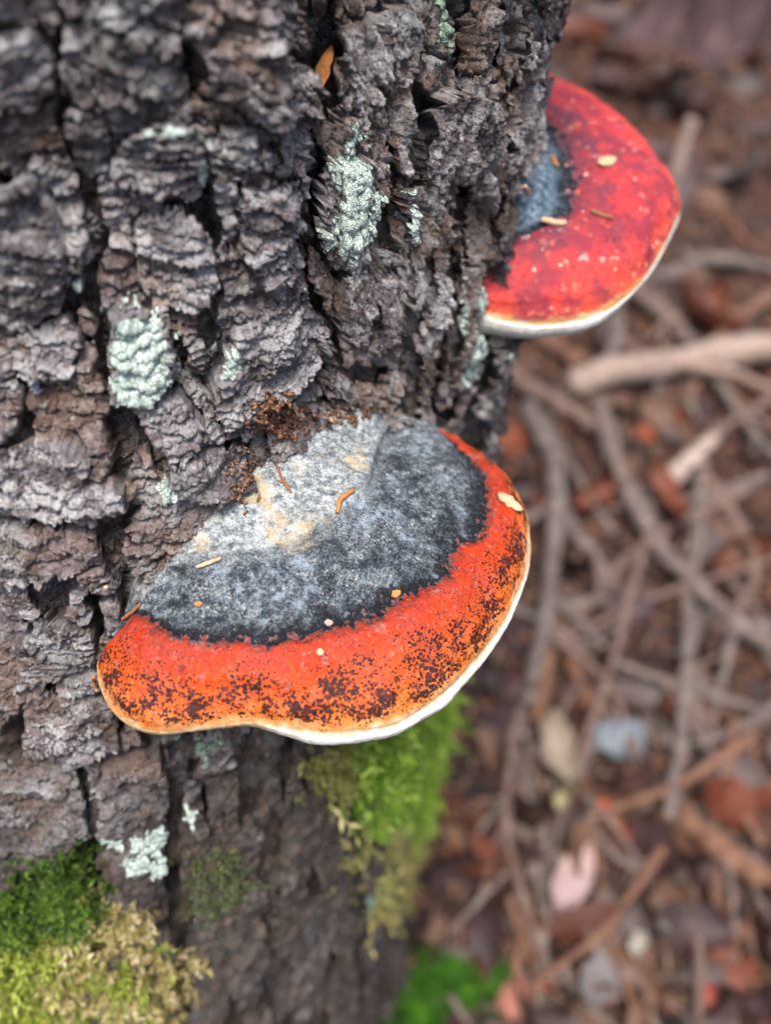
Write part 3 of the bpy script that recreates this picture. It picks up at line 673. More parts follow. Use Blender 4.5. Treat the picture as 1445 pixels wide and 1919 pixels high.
gc = gm.mix(gm.mr(gm.noise(7, 4, .6), .55, .65, 0, .6), gc, (.09, .07, .075)); gc = gm.mix(gm.mr(gm.noise(9, 3, .6), .62, .7, 0, .5), gc, (.05, .075, .02))
M_G = gm.done(gc, .85, gm.bump(gm.noise(60, 6, .7), .02, .8))
tag(mesh_obj('ground', np.stack([GX, GY, GZ], -1).reshape(-1, 3), grid_faces(*GX.shape), M_G, origin=(0, 0, 0)), kind='structure')

# needle litter: far too many to count
def frames(d):
    d = d/np.linalg.norm(d, axis=1, keepdims=True); a = np.where(np.abs(d[:, 2:]) < .9, [[0, 0, 1.0]], [[1.0, 0, 0]])
    x = np.cross(d, a); x /= np.linalg.norm(x, axis=1, keepdims=True); return d, x, np.cross(x, d)
NN = 42000
nx = rng.uniform(-.25, 2.0, NN); ny = rng.uniform(.3, 3.4, NN); nz = ghs(nx, ny)+rng.uniform(.001, .014, NN)
an = rng.uniform(0, 2*math.pi, NN); ln = rng.uniform(.012, .034, NN); wd = rng.uniform(.0006, .0016, NN)*(1+ny*.4)
dv = np.stack([np.cos(an), np.sin(an), rng.normal(0, .18, NN)], 1); d_, x_, y_ = frames(dv)
c_ = np.stack([nx, ny, nz], 1); e_ = d_*ln[:, None]/2
vv = np.stack([c_-e_-x_*wd[:, None], c_-e_+x_*wd[:, None], c_+y_*wd[:, None]*1.5+x_*wd[:, None], c_+y_*wd[:, None]*1.5-x_*wd[:, None], c_+e_+x_*wd[:, None]*.5, c_+e_-x_*wd[:, None]*.5], 1).reshape(-1, 3)
b0 = np.arange(NN)[:, None]*6
ff = np.concatenate([b0+[0, 1, 2, 3], b0+[3, 2, 4, 5]])
lm = MT('needle_litter'); lc = lm.ramp(lm.attr('rnd'), [(0, (.025, .011, .008)), (.4, (.075, .029, .015)), (.7, (.18, .08, .045)), (.9, (.22, .15, .11)), (1, (.34, .08, .03))])
tag(mesh_obj('needle_litter', vv, ff, lm.done(lc, .7), smooth=False, attrs={'rnd': np.repeat(rng.random(NN), 6)}), 'brown fallen conifer needles covering the forest floor', 'needles', kind='stuff')

# ------------------------------------------------------------------ twigs and branches
def tube(pts, rad, sides=9, seed=0, knots=.12):
    pts = np.asarray(pts, float); n = max(14, len(pts)*7)
    pts = resample(pts, n) if len(pts) > 2 else pts[0]+(pts[1]-pts[0])*np.linspace(0, 1, n)[:, None]
    L = np.linalg.norm(pts[-1]-pts[0]); k = np.arange(n)
    wob = np.stack([fbm2(k/6.0, np.full(n, seed*3.3+i*9), 2, 70) for i in range(3)], 1)*rad_mean(rad)*.4
    pts = pts+wob
    rad = np.interp(np.linspace(0, 1, n), np.linspace(0, 1, len(rad)), rad)*(1+knots*fbm2(k/2.0, np.full(n, seed*1.7), 2, 71)*2)
    d = np.gradient(pts, axis=0); d, x, y = frames(d)
    a = np.linspace(0, 2*math.pi, sides, endpoint=False)
    ring = pts[:, None]+(x[:, None]*np.cos(a)[None, :, None]+y[:, None]*np.sin(a)[None, :, None])*(rad[:, None, None]*(1+.1*np.sin(a*2+seed))[None, :, None])
    V_ = ring.reshape(-1, 3); i, j = np.meshgrid(np.arange(n-1), np.arange(sides), indexing='ij')
    F_ = np.stack([i*sides+j, i*sides+(j+1) % sides, (i+1)*sides+(j+1) % sides, (i+1)*sides+j], -1).reshape(-1, 4)
    c0 = len(V_); V_ = np.concatenate([V_, pts[:1]-d[:1]*rad[0]*.3, pts[-1:]+d[-1:]*rad[-1]*.3])
    cap = [[c0, (j+1) % sides, j, j] for j in range(sides)]+[[c0+1, (n-1)*sides+j, (n-1)*sides+(j+1) % sides, (n-1)*sides+(j+1) % sides] for j in range(sides)]
    return V_, F_, np.array([[q[0], q[1], q[2]] for q in cap])
def rad_mean(r): return float(np.mean(r))
def tube_obj(name, pts, rad, mat, seed, parent=None, sides=9, knots=.16):
    V_, F_, cap = tube(pts, rad, sides, seed, knots)
    tri = np.concatenate([F_[:, [0, 1, 2]], F_[:, [0, 2, 3]], cap])
    return mesh_obj(name, V_, tri, mat, parent)
def wood_mat(name, a, b, c):
    m = MT(name); n = m.noise(45, 5, .65, m.pos((1, 1, 1))); r = m.objrand()
    cc = m.ramp(n, [(.3, a), (.5, b), (.68, c)])
    cc = m.mix(m.mr(r, .55, 1, 0, .55), cc, (.16, .085, .06))
    cc = m.mix(m.mr(m.noise(220, 3), .55, .7, 0, .5), cc, tuple(x*.4 for x in b))
    return m.done(cc, .8, m.bump(m.noise(300, 4, .7), .002, .6))
M_TW = wood_mat('grey_twig', (.06, .043, .039), (.135, .102, .09), (.235, .19, .168))
M_PALE = wood_mat('pale_wood', (.24, .17, .14), (.37, .28, .235), (.47, .38, .33))
M_ROOT = wood_mat('brown_root', (.08, .035, .022), (.17, .08, .046), (.24, .14, .095))
def stick(px, wpx, label, mat, name='twig', lift=0.0, taper=.6, cat='twig', group=None):
    pts = []; ds = []
    for i, p in enumerate(px):
        g, t = ground_pt(p, 0.004+lift); ds.append(t); pts.append(g)
    r0 = wpx*.5*np.mean(ds)/F
    pts = np.array(pts); pts[:, 2] += r0*.8
    o = tube_obj(name, pts, [r0, r0*(.5+.5*taper), r0*taper], mat, len(bpy.data.objects) % 97)
    o['_org'] = [float(v) for v in o.location]
    rs = random.Random(int(px[0][0]*7+px[0][1]*3)); n_f = rs.choice([0, 1, 1, 2]) if wpx > 20 else rs.choice([0, 0, 1])
    for _ in range(n_f):
        f = rs.uniform(.25, .8)*(len(pts)-1); k = int(f); b = pts[k]+(pts[k+1]-pts[k])*(f-k); dr = pts[k+1]-pts[k]; L_ = np.linalg.norm(pts[-1]-pts[0])*rs.uniform(.12, .4)
        a = rs.choice([-1, 1])*rs.uniform(.5, 1.0); e = nrm(dr); e = np.array([e[0]*math.cos(a)-e[1]*math.sin(a), e[0]*math.sin(a)+e[1]*math.cos(a), e[2]*.3+rs.uniform(0, .12)])
        tube_obj('side_twig', [b, b+e*L_*.5, b+e*L_+[0, 0, -.1*L_]], [r0*.55, r0*.42, r0*.25], mat, rs.randint(0, 90), o, 7, .16)
    return tag(o, label, cat, group)
stick([(1060,730),(1180,712),(1300,688),(1470,676)], 50, 'thick pale broken branch lying across the litter, its snapped end free', M_PALE, 'fallen_branch', .03, .95, 'branch')
stick([(1120,770),(1150,880),(1215,1010),(1320,1130),(1400,1200),(1480,1240)], 42, 'long grey branch running diagonally through the tangle of twigs', M_TW, 'fallen_branch', .02, .8, 'branch')
stick([(985,770),(1035,880),(1030,1050),(1012,1200),(985,1330)], 38, 'grey twig bending down past the rim of the large fungus', M_TW, lift=.03)
stick([(975,1330),(952,1450),(950,1560),(975,1680),(1000,1760),(1040,1850)], 30, 'thin grey twig curving down towards the pale pink leaf', M_TW, lift=.012)
stick([(1040,960),(1090,1030),(1155,1105)], 34, 'short straight twig slanting between the two long grey ones', M_TW, lift=.015)
stick([(1030,1150),(1110,1135),(1210,1122)], 30, 'level brown twig bridging the grey bent twig and the diagonal branch', M_TW, lift=.012)
stick([(1290,1150),(1285,1260),(1270,1400),(1250,1540)], 38, 'upright brownish twig running from the diagonal branch towards the bark chips', M_TW, lift=.015)
stick([(1470,1310),(1380,1370),(1290,1400)], 26, 'thin forked-off twig reaching in beside the dark hollows', M_TW, lift=.02)
stick([(950,715),(1020,760),(1110,815)], 46, 'stubby dark grey stick beside the trunk under the small fungus', M_TW, lift=.01)
stick([(1150,540),(1150,620),(1148,700)], 34, 'grey stick poking out from under the small fungus towards the pale branch', M_TW, lift=.03)
stick([(1170,540),(1240,600),(1300,665)], 36, 'slanting grey stick meeting the thick pale branch', M_TW, lift=.02)
stick([(940,600),(1020,650),(1080,690)], 40, 'brown stick running from the trunk towards the pale branch end', M_ROOT, lift=.005)
stick([(1255,905),(1300,860),(1345,815)], 34, 'short pinkish broken twig with a pale end', M_PALE, lift=.02)
stick([(1310,890),(1370,970),(1410,1080),(1340,1190)], 28, 'hooked grey twig curling round beside the diagonal branch', M_TW, lift=.015)
stick([(1265,1520),(1330,1590),(1400,1640),(1480,1660)], 48, 'smooth orange-brown root arching out of the litter', M_ROOT, 'tree_root', .01, .9, 'root')
stick([(1200,1990),(1090,1880),(1045,1800)], 30, 'dark twig leaning up towards the pale pink leaf stalk', M_TW, lift=.01)
stick([(1210,545),(1330,500),(1470,520)], 34, 'weathered stick lying beyond the thick pale branch', M_TW, lift=.01)
stick([(1440,560),(1350,640),(1290,760)], 30, 'brown stick crossing under the thick pale branch', M_ROOT, lift=.005)
st, _ = ground_pt((1243, 400)); top = st+np.array([.004, .03, .24])
tag(tube_obj('broken_sapling', [st-[0, 0, .02], st+[0.002, .01, .12], top], [.017, .014, .013], M_PALE, 5), 'upright pale dead sapling stub with a broken white top', 'stub')
# the rest of the tangle
rr = random.Random(5)
for k in range(74):
    x = rr.uniform(880, 1500); y = rr.uniform(380, 1950)
    a = rr.choice([rr.gauss(1.25, .4), rr.uniform(0, 3.14), rr.gauss(.9, .3)]); l = rr.uniform(90, 280)
    p0 = (x-math.cos(a)*l, y-math.sin(a)*l); p2 = (x+math.cos(a)*l, y+math.sin(a)*l); bend = rr.gauss(0, .16)*l
    if min(p0[1], p2[1]) < 200: continue
    if min(p0[0], p2[0]) < 940-.11*max(p0[1], p2[1])*0 - max(0, (y-1200)*.25): continue
    p1 = (x-math.sin(a)*bend, y+math.cos(a)*bend)
    stick([p0, p1, p2], rr.uniform(11, 26), 'thin dead twig in the brown tangle on the forest floor', rr.choice([M_TW, M_TW, M_TW, M_ROOT]), lift=rr.uniform(0, .03), taper=rr.uniform(.4, .9), group='thin dead twigs tangled on the forest floor')

# ------------------------------------------------------------------ dead leaves and flakes on the floor
def leaf_mesh(seed, aspect, curl, lobed=0.0, nu=13, nv=7, rag=.38):
    u = np.linspace(-1, 1, nu); v = np.linspace(-1, 1, nv); A, B = np.meshgrid(u, v, indexing='ij')
    wv_ = (1-np.abs(A)**2.2)**.8*(1+lobed*np.sin(A*9+seed)+rag*fbm2(A*3.2+seed*5, B*.8+seed, 3, seed % 40))
    X = A; Y = B*wv_*aspect
    Z = curl*(B**2*.6+A**2*.35)+.07*fbm2(A*1.7+seed, B*1.7, 2, seed % 50)+.05*np.abs(B)*(-1)
    return np.stack([X, Y, Z], -1).reshape(-1, 3), grid_faces(nu, nv)
def leaf_mat(name, cols):
    m = MT(name); r = m.objrand(); c = m.ramp(r, [(i/max(1, len(cols)-1), cc) for i, cc in enumerate(cols)])
    c = m.mix(m.mr(m.noise(40, 4), .4, .65, 0, .6), c, m.mix(.5, c, (.10, .05, .035)))
    return m.done(c, .6, m.bump(m.noise(150, 3), .002, .5))
M_LEAF = leaf_mat('dead_leaf', [(.10, .04, .028), (.22, .085, .05), (.34, .14, .075), (.17, .10, .08), (.42, .22, .14), (.30, .085, .045), (.36, .26, .22), (.20, .15, .15), (.48, .12, .05)])
def solid(V_, F_, t):
    n = len(V_); V2 = np.concatenate([V_, V_-[0, 0, t]]); return V2, np.concatenate([F_, F_[:, ::-1]+n])
protos = []
for k in range(7):
    V_, F_ = leaf_mesh(k*3+1, [.5, .7, .38, .6, .8, .45, .55][k], [.5, -.4, .7, .2, -.6, .9, .35][k], [0, .12, 0, .2, .1, 0, .25][k]); V_, F_ = solid(V_, F_, .02)
    me = bpy.data.meshes.new('dead_leaf'); me.from_pydata([tuple(p) for p in V_], [], [tuple(int(i) for i in f) for f in F_]); me.materials.append(M_LEAF)
    for p in me.polygons: p.use_smooth = True
    protos.append(me)
def put_leaf(px, size, rz, tilt, me, label, group=None, name='dead_leaf', cat='leaf', lift=0.006):
    g, t = ground_pt(px, lift); s = size*.5*t/F
    o = bpy.data.objects.new(name, me); col.objects.link(o)
    o.location = g+np.array([0, 0, s*.1]); o.rotation_euler = (tilt[0], tilt[1], rz); o.scale = (s, s, s)
    return tag(o, label, cat, group)
TONES = []
for lab, grp, cols in (('curled dark brown dead leaf on the forest floor', 'dark brown dead leaves', [(.018, .008, .006), (.04, .016, .011)]), ('curled reddish-brown dead leaf on the forest floor', 'reddish-brown dead leaves', [(.065, .02, .012), (.15, .038, .017)]),
        ('curled tan dead leaf on the forest floor', 'tan dead leaves', [(.09, .044, .028), (.17, .095, .065)]), ('curled greyish dead leaf on the forest floor', 'greyish dead leaves', [(.04, .029, .028), (.10, .075, .071)]), ('curled dark purple-brown dead leaf on the forest floor', 'purple-brown dead leaves', [(.024, .012, .014), (.055, .029, .031)])):
    ms = []; lm_ = leaf_mat(grp.replace(' ', '_'), cols)
    for q_ in protos:
        q2 = q_.copy(); q2.materials.clear(); q2.materials.append(lm_); ms.append(q2)
    TONES.append((lab, grp, ms))
rr = random.Random(12)
for k in range(215):
    y = rr.uniform(-60, 1960); x = rr.uniform(max(660, 1010-.12*y), 1500)
    tn_ = rr.choice(TONES)
    put_leaf((x, y), rr.uniform(60, 175)*(1.15 if y > 1300 else .85), rr.uniform(0, 6.28), (rr.gauss(0, .55), rr.gauss(0, .55)), rr.choice(tn_[2]), tn_[0], tn_[1], lift=rr.uniform(.004, .02))
def one_leaf(px, size, rz, tilt, cols, label, k=0, name='dead_leaf', lift=.02, cat='leaf'):
    me = protos[k].copy(); me.materials.clear(); me.materials.append(leaf_mat('leaf_tone', [cols, cols])); return put_leaf(px, size, rz, tilt, me, label, None, name, cat, lift)
V_, F_ = leaf_mesh(4, .36, .3, 0, rag=.05); V_, F_ = solid(V_, F_, .02); me = bpy.data.meshes.new('dead_leaf'); me.from_pydata([tuple(p) for p in V_], [], [tuple(int(i) for i in f) for f in F_]); protos.append(me)
one_leaf((1068, 1655), 185, 1.05, (.1, .3), (.44, .31, .30), 'pale pink oval leaf lying beside the thin curving twig', 7, lift=.035)
one_leaf((1143, 1512), 62, .5, (.3, .2), (.40, .07, .025), 'small bright orange-red leaf scrap below the grey stone', 1, lift=.03)
one_leaf((1165, 1560), 52, 2.1, (.2, .4), (.38, .07, .025), 'orange leaf scrap touching the bright orange-red one', 3, lift=.03)
one_leaf((1222, 800), 60, .9, (.3, .1), (.28, .07, .03), 'orange-red scrap of leaf under the thick pale branch', 4, lift=.02)
one_leaf((1345, 1870), 75, .2, (.2, .2), (.28, .045, .035), 'red leaf scrap in the litter near the pale chips', 1, lift=.02)
one_leaf((975, 1870), 95, 1.2, (.3, .1), (.30, .12, .085), 'salmon-coloured leaf beside the low green moss', 4, lift=.02)
one_leaf((965, 810), 100, 1.2, (.3, .1), (.20, .052, .022), 'rusty orange leaf on the floor behind the large fungus', 4, lift=.02)
one_leaf((1040, 1440), 190, 1.7, (.1, .25), (.26, .21, .16), 'long pale weathered bark chip between twigs', 2, 'bark_chip', .03, 'bark chip')
one_leaf((1045, 1510), 60, 1.2, (.1, .25), (.30, .28, .15), 'small yellowish chip on the long bark chip', 5, 'bark_chip', .055, 'bark chip')
one_leaf((1175, 1690), 180, .3, (.1, .1), (.11, .095, .105), 'dark slate-grey rotten bark slab in the litter', 4, 'bark_chip', .02, 'bark chip')
one_leaf((1130, 1830), 150, .9, (.1, .2), (.15, .13, .13), 'grey weathered chip below the dark bark slab', 3, 'bark_chip', .03, 'bark chip')
one_leaf((1195, 1770), 60, .9, (.1, .2), (.30, .28, .23), 'little cream chip next to the grey weathered one', 3, 'bark_chip', .04, 'bark chip')
# stone
g, t = ground_pt((1152, 1392), .0); s = 52*t/F
sv = np.array([(math.sin(a)*math.cos(b), math.sin(a)*math.sin(b), math.cos(a)) for a in np.linspace(0, math.pi, 24) for b in np.linspace(0, 2*math.pi, 40)])
sv = sv*(1+.22*fbm3(sv*1.6+3, 3, 80)[:, None])*[1.0, .8, .62]
sm = MT('stone'); M_ST = sm.done(sm.ramp(sm.noise(60, 5, .7), [(.35, (.07, .08, .095)), (.6, (.18, .205, .235))]), .6, sm.bump(sm.noise(200, 4), .003, .6))
tag(mesh_obj('stone', sv*s+g+[0, 0, s*.45], grid_faces(24, 40), M_ST), 'smooth blue-grey stone sitting in the leaf litter', 'stone')

# dark reddish trunk further back
g, _ = ground_pt((1290, 170)); zz_ = np.linspace(-.05, 2.4, 90); aa = np.linspace(0, 2*math.pi, 160)
A, Z = np.meshgrid(aa, zz_); rr_ = .17+.10*np.exp(-np.maximum(Z, 0)/.12)*(1+.5*np.sin(A*4+1))+.02*fbm2(A*9, Z*3, 4, 90)+.012*np.abs(fbm2(A*20, Z*2.5, 3, 91))
bm_ = MT('far_bark'); M_FB = bm_.done(bm_.ramp(bm_.noise(22, 5, .6, bm_.pos((1, 1, .3))), [(.3, (.025, .015, .016)), (.5, (.075, .042, .045)), (.7, (.14, .085, .085))]), .85)
bt = empty('conifer_tree', g); tag(bt, 'purplish-brown tree trunk standing far back beyond the litter', 'tree')
mesh_obj('trunk', np.stack([g[0]+.12+rr_*np.cos(A), g[1]+.45+rr_*np.sin(A), Z], -1).reshape(-1, 3), grid_faces(*A.shape), M_FB, bt)
#PART3
# ------------------------------------------------------------------ lichen crusts on the bark
def lichen_mat(name, a, b, c):
    m = MT(name); n = m.noise(420, 5, .7); k = m.voro(520, 'DISTANCE_TO_EDGE')
    cc = m.ramp(n, [(.32, a), (.5, b), (.66, c)])
    nb = m.bump(m.math('ADD', n, m.math('MULTIPLY', m.mr(k, 0, .12), .5)), .0016, 1.0)
    return m.done(cc, .85, nb, .2)
M_L1 = lichen_mat('mint_lichen', (.34, .43, .38), (.56, .68, .61), (.74, .82, .77))
M_L2 = lichen_mat('green_lichen', (.13, .20, .14), (.25, .36, .26), (.40, .52, .40))
M_L3 = lichen_mat('lavender_lichen', (.30, .32, .42), (.45, .47, .60), (.62, .64, .74))
Pg = Pw.reshape(nS, nT, 3)
def lichen(px, rx, ry, label, mat, seed, rag=.75, group=None):
    uc, vc = px_uv(px); d = trunk_hit(px)[2]; ru = rx*d/F*1000; rv = ry*d/F*1000*1.25
    th0 = uc/220
    fs_ = 1/max(.3, math.cos(max(0, th0-math.radians(22))))
    ru *= min(fs_, 2.2)
    j = np.where(np.abs(TH*R0*1000-uc) < ru*1.7)[0]; i = np.where(np.abs(SS*1000-vc) < rv*1.7)[0]
    sl = (slice(i[0], i[-1]+1), slice(j[0], j[-1]+1))
    u, v = U[sl], V[sl]
    mk = 1-np.hypot((u-uc)/ru, (v-vc)/rv)+rag*fbm2(u/max(3, ru*.45), v/max(3, rv*.45), 4, seed, .65)-.5*crack[sl]-crev[sl]
    rn = toW(trunk_pt(T2[sl], S2[sl], np.ones(u.shape)))-toW(trunk_pt(T2[sl], S2[sl], np.zeros(u.shape)))
    mk = mk - .35*sstep(.30, .05, (rn*NW[sl]).sum(-1))
    mk = mk + .25*noise2(u/1.4, v/1.4, seed+3)
    off = np.clip(mk, 0, .5)*.6+.35+.3*fbm2(u/2.2, v/2.2, 3, seed+1)*(mk > .05)
    X = Pg[sl]+NW[sl]*np.maximum(off, .25)[..., None]*.001
    fq = grid_faces(*u.shape); ok = (mk.reshape(-1)[fq] > 0).all(1)
    if ok.sum() < 8: print('lichen empty', label); return
    v_, f_ = compact(X.reshape(-1, 3), fq[ok])
    return tag(mesh_obj('lichen_patch', v_, f_, mat), label, 'lichen', group)
lichen((645, 360), 62, 82, 'large whitish mint lichen crust on the plate beside the deep crevice', M_L1, 101)
lichen((630, 430), 22, 45, 'narrow tail of pale lichen below the large whitish crust', M_L1, 102)
lichen((262, 665), 64, 84, 'thick pale green lichen crust on the blocky bark left of the crevices', M_L1, 103, .5)
lichen((918, 585), 26, 70, 'mint lichen on the trunk edge under the small fungus', M_L1, 104)
lichen((905, 680), 24, 50, 'mint lichen on the trunk edge just below another mint patch', M_L1, 105)
lichen((880, 600), 13, 60, 'thin vertical streak of mint lichen along a bark fibre', M_L1, 106)
lichen((890, 430), 9, 70, 'long faint streak of pale lichen on the fibrous bark beside the dark crack', M_L1, 107)
lichen((312, 914), 15, 22, 'tiny mint lichen spot on bark above the grey crust', M_L1, 108)
lichen((366, 1398), 36, 30, 'sage green lichen patch just under the large fungus', M_L2, 109)
lichen((262, 1384), 20, 18, 'small green lichen spot under the left end of the large fungus', M_L2, 110)
lichen((300, 1556), 46, 24, 'elongated mint lichen on the dark knob below the large fungus', M_L1, 111, .45)
lichen((196, 1572), 28, 26, 'oval mint lichen right above the green moss', M_L1, 112, .4)
lichen((258, 1600), 22, 20, 'round mint lichen below the elongated one', M_L1, 113, .4)
lichen((306, 1612), 18, 24, 'upright mint lichen fleck at the end of the elongated one', M_L1, 114, .4)
lichen((60, 735), 18, 14, 'lavender-blue lichen speck on blurred bark', M_L3, 115, .4)
lichen((372, 335), 12, 34, 'small mint lichen streak on the layered bark', M_L1, 116)
lichen((300, 235), 60, 12, 'thin pale lichen film on an arched bark ledge', M_L1, 117)
lichen((835, 40), 12, 60, 'greenish lichen streak high on the fibrous bark', M_L2, 118)
lichen((935, 640), 16, 40, 'mint lichen smear between the two patches on the trunk edge', M_L1, 120)
lichen((760, 420), 14, 40, 'faint mint lichen smear on a fibrous strip between dark cracks', M_L1, 121)
lichen((150, 520), 22, 26, 'faint pale lichen smear beside the long black crack', M_L1, 122)
lichen((420, 660), 26, 20, 'pale lichen film on the slab jutting over the grey crust', M_L1, 123)
lichen((700, 1690), 26, 50, 'blurred pale green lichen low on the trunk side', M_L2, 119)

# ------------------------------------------------------------------ moss
def in_poly(p, poly):
    x, y = p[:, 0], p[:, 1]; ins = np.zeros(len(p), bool); n = len(poly)
    for k in range(n):
        (x0, y0), (x1, y1) = poly[k], poly[(k+1) % n]
        c = ((y0 > y) != (y1 > y)) & (x < (x1-x0)*(y-y0)/(y1-y0+1e-9)+x0); ins ^= c
    return ins
def trunk_region(poly, n, seed, exp=1.0):
    idx = np.where(FACING)[0]; r = np.random.default_rng(seed); q = PXT[idx]; jit = np.stack([fbm2(q[:, 0]/45, q[:, 1]/45, 3, 200+seed), fbm2(q[:, 0]/45, q[:, 1]/45, 3, 210+seed)], 1)*48
    idx = idx[in_poly(q+jit+r.normal(0, 13, q.shape), poly)]; idx = r.choice(idx, n)
    return Pw[idx]+r.normal(0, .0006, (n, 3)), NW.reshape(-1, 3)[idx]
def moss(name, label, base, nor, length, K, lw, cols, seed, up=.35, feathery=False, spread=.45, kind='stuff', bow=.5):
    r = np.random.default_rng(seed); n = len(base)
    sd = nor+np.array([0, 0, up])+r.normal(0, spread, (n, 3)); sd, sx, sy = frames(sd)
    L = length*r.uniform(.45, 1.2, n)*np.clip(.85+1.1*fbm3(base/(length*1.6), 2, seed), .35, 1.7)
    droop = np.array([0, 0, -1.0])*bow
    t = (np.arange(K)+.6)/K
    tt = np.repeat(t[None], n, 0)
    stem = base[:, None]+sd[:, None]*(L[:, None]*tt)[..., None]+droop*(L[:, None]*tt**2)[..., None]*.5
    ang = np.arange(K)[None]*2.4+r.uniform(0, 6.28, (n, 1))
    if feathery: ang = (np.arange(K)[None] % 2)*math.pi+r.normal(0, .25, (n, K))+r.uniform(0, 6.28, (n, 1))
    rad = sx[:, None]*np.cos(ang)[..., None]+sy[:, None]*np.sin(ang)[..., None]
    ld = sd[:, None]*(.75 if not feathery else .9)+rad*.75+r.normal(0, .15, (n, K, 3)); ld /= np.linalg.norm(ld, axis=-1, keepdims=True)
    ll = (L[:, None]*lw*(1.1-.55*tt)*r.uniform(.7, 1.2, (n, K)))[..., None]
    sdw = np.cross(ld, rad+r.normal(0, .2, rad.shape)); sdw /= np.linalg.norm(sdw, axis=-1, keepdims=True)+1e-9
    w = ll*(.17 if not feathery else .10)
    q = np.stack([stem, stem+ld*ll*.45+sdw*w, stem+ld*ll, stem+ld*ll*.45-sdw*w], 2).reshape(-1, 3)
    b0 = np.arange(n*K)[:, None]*4
    f = np.concatenate([b0+[0, 1, 2], b0+[0, 2, 3]])
    # the stems themselves
    s0 = base-sd*.002; s1 = stem[:, K//2]; s2 = stem[:, -1]; ww = (length*.018)
    sv_ = np.stack([s0-sx*ww, s0+sx*ww, s1+sx*ww*.8, s1-sx*ww*.8, s2], 1).reshape(-1, 3)
    o = len(q); b1 = np.arange(n)[:, None]*5+o
    f = np.concatenate([f, b1+[0, 1, 2], b1+[0, 2, 3], b1+[3, 2, 4]])
    rnd = np.clip(np.r_[np.repeat((r.random(n)[:, None]*.75+.25*tt+0*tt).reshape(-1), 4), np.repeat(r.random(n)*.5, 5)], 0, 1)
    m = MT(name); c = m.ramp(m.attr('rnd'), [(i/(len(cols)-1), x) for i, x in enumerate(cols)])
    mt = m.done(c, .55, None, .3)
    m.b.inputs['Transmission Weight'].default_value = 0.0
    m.b.inputs['Subsurface Weight'].default_value = 0.0
    return tag(mesh_obj(name, np.concatenate([q, sv_]), f, mt, smooth=False, attrs={'rnd': rnd}), label, 'moss', None, kind)
GREEN = [(.010, .022, .003), (.028, .060, .006), (.065, .125, .014), (.15, .24, .035)]
OLIVE = [(.07, .075, .015), (.16, .16, .035), (.26, .25, .07), (.36, .32, .14)]
STRAW = [(.08, .065, .018), (.20, .165, .05), (.34, .28, .11), (.48, .40, .20), (.62, .53, .33)]
b, n_ = trunk_region([(650,1385),(720,1360),(835,1270),(870,1330),(850,1500),(820,1570),(710,1565),(660,1500)], 5200, 1)
moss('moss_clump', 'bright green moss cushion on the trunk side right under the large fungus', b, n_, .018, 11, .42, [(.03, .075, .006), (.10, .20, .014), (.20, .33, .03), (.34, .46, .08)], 1, .3, bow=.7)
b, n_ = trunk_region([(575,1390),(660,1390),(680,1520),(600,1480)], 700, 2)
moss('moss_clump', 'thin olive moss film beside the bright green cushion', b, n_, .010, 9, .4, OLIVE, 2, .2, bow=.8)
b, n_ = trunk_region([(620,1520),(720,1540),(810,1540),(800,1660),(740,1720),(650,1640)], 420, 3)
moss('moss_clump', 'straw and olive moss hanging below the bright green cushion', b, n_, .02, 10, .4, OLIVE[1:]+STRAW[1:3], 3, -.2, bow=1.2)
b, n_ = trunk_region([(-60,1750),(0,1705),(60,1650),(110,1615),(180,1588),(196,1640),(185,1700),(110,1770),(0,1800),(-60,1810)], 3600, 4)
moss('moss_clump', 'dark to bright green moss tuft at the lower bark above the straw-coloured moss', b, n_, .010, 11, .4, GREEN, 4, .5, bow=.4)
b, n_ = trunk_region([(-60,1780),(100,1745),(180,1680),(250,1730),(310,1780),(330,1870),(320,2000),(-60,2000)], 2600, 5)
moss('moss_clump', 'feathery straw-coloured dried moss spreading over the trunk base', b, n_, .013, 16, .42, STRAW, 5, .35, False, .6, bow=.7)
b, n_ = trunk_region([(-60,1800),(120,1760),(240,1800),(280,1990),(-60,1990)], 1300, 6)
moss('moss_clump', 'yellow-green shoots mixed into the feathery straw-coloured moss', b, n_, .020, 14, .3, [(.10, .14, .015), (.22, .27, .035), (.36, .38, .08)], 6, .4, False, .6)
b, n_ = trunk_region([(360,1600),(440,1580),(450,1680),(390,1720),(340,1680)], 500, 7)
moss('moss_clump', 'sparse dull green moss on the dark decayed bark', b, n_, .008, 8, .4, [(.03, .045, .015), (.08, .10, .04), (.14, .16, .07)], 7, .3)
gp = []
rr = random.Random(9)
while len(gp) < 800:
    x, y = rr.gauss(815, 70), rr.gauss(1885, 55)
    if 725 < x < 960 and y > 1775: gp.append(ground_pt((x, y), .004)[0])
gp = np.array(gp)
moss('moss_clump', 'low deep green moss patch on the forest floor at the foot of the trunk', gp, np.repeat([[0, 0, 1.0]], len(gp), 0), .030, 9, .55, [(.008, .03, .003), (.03, .10, .006), (.07, .19, .012)], 8, .3, bow=.5)

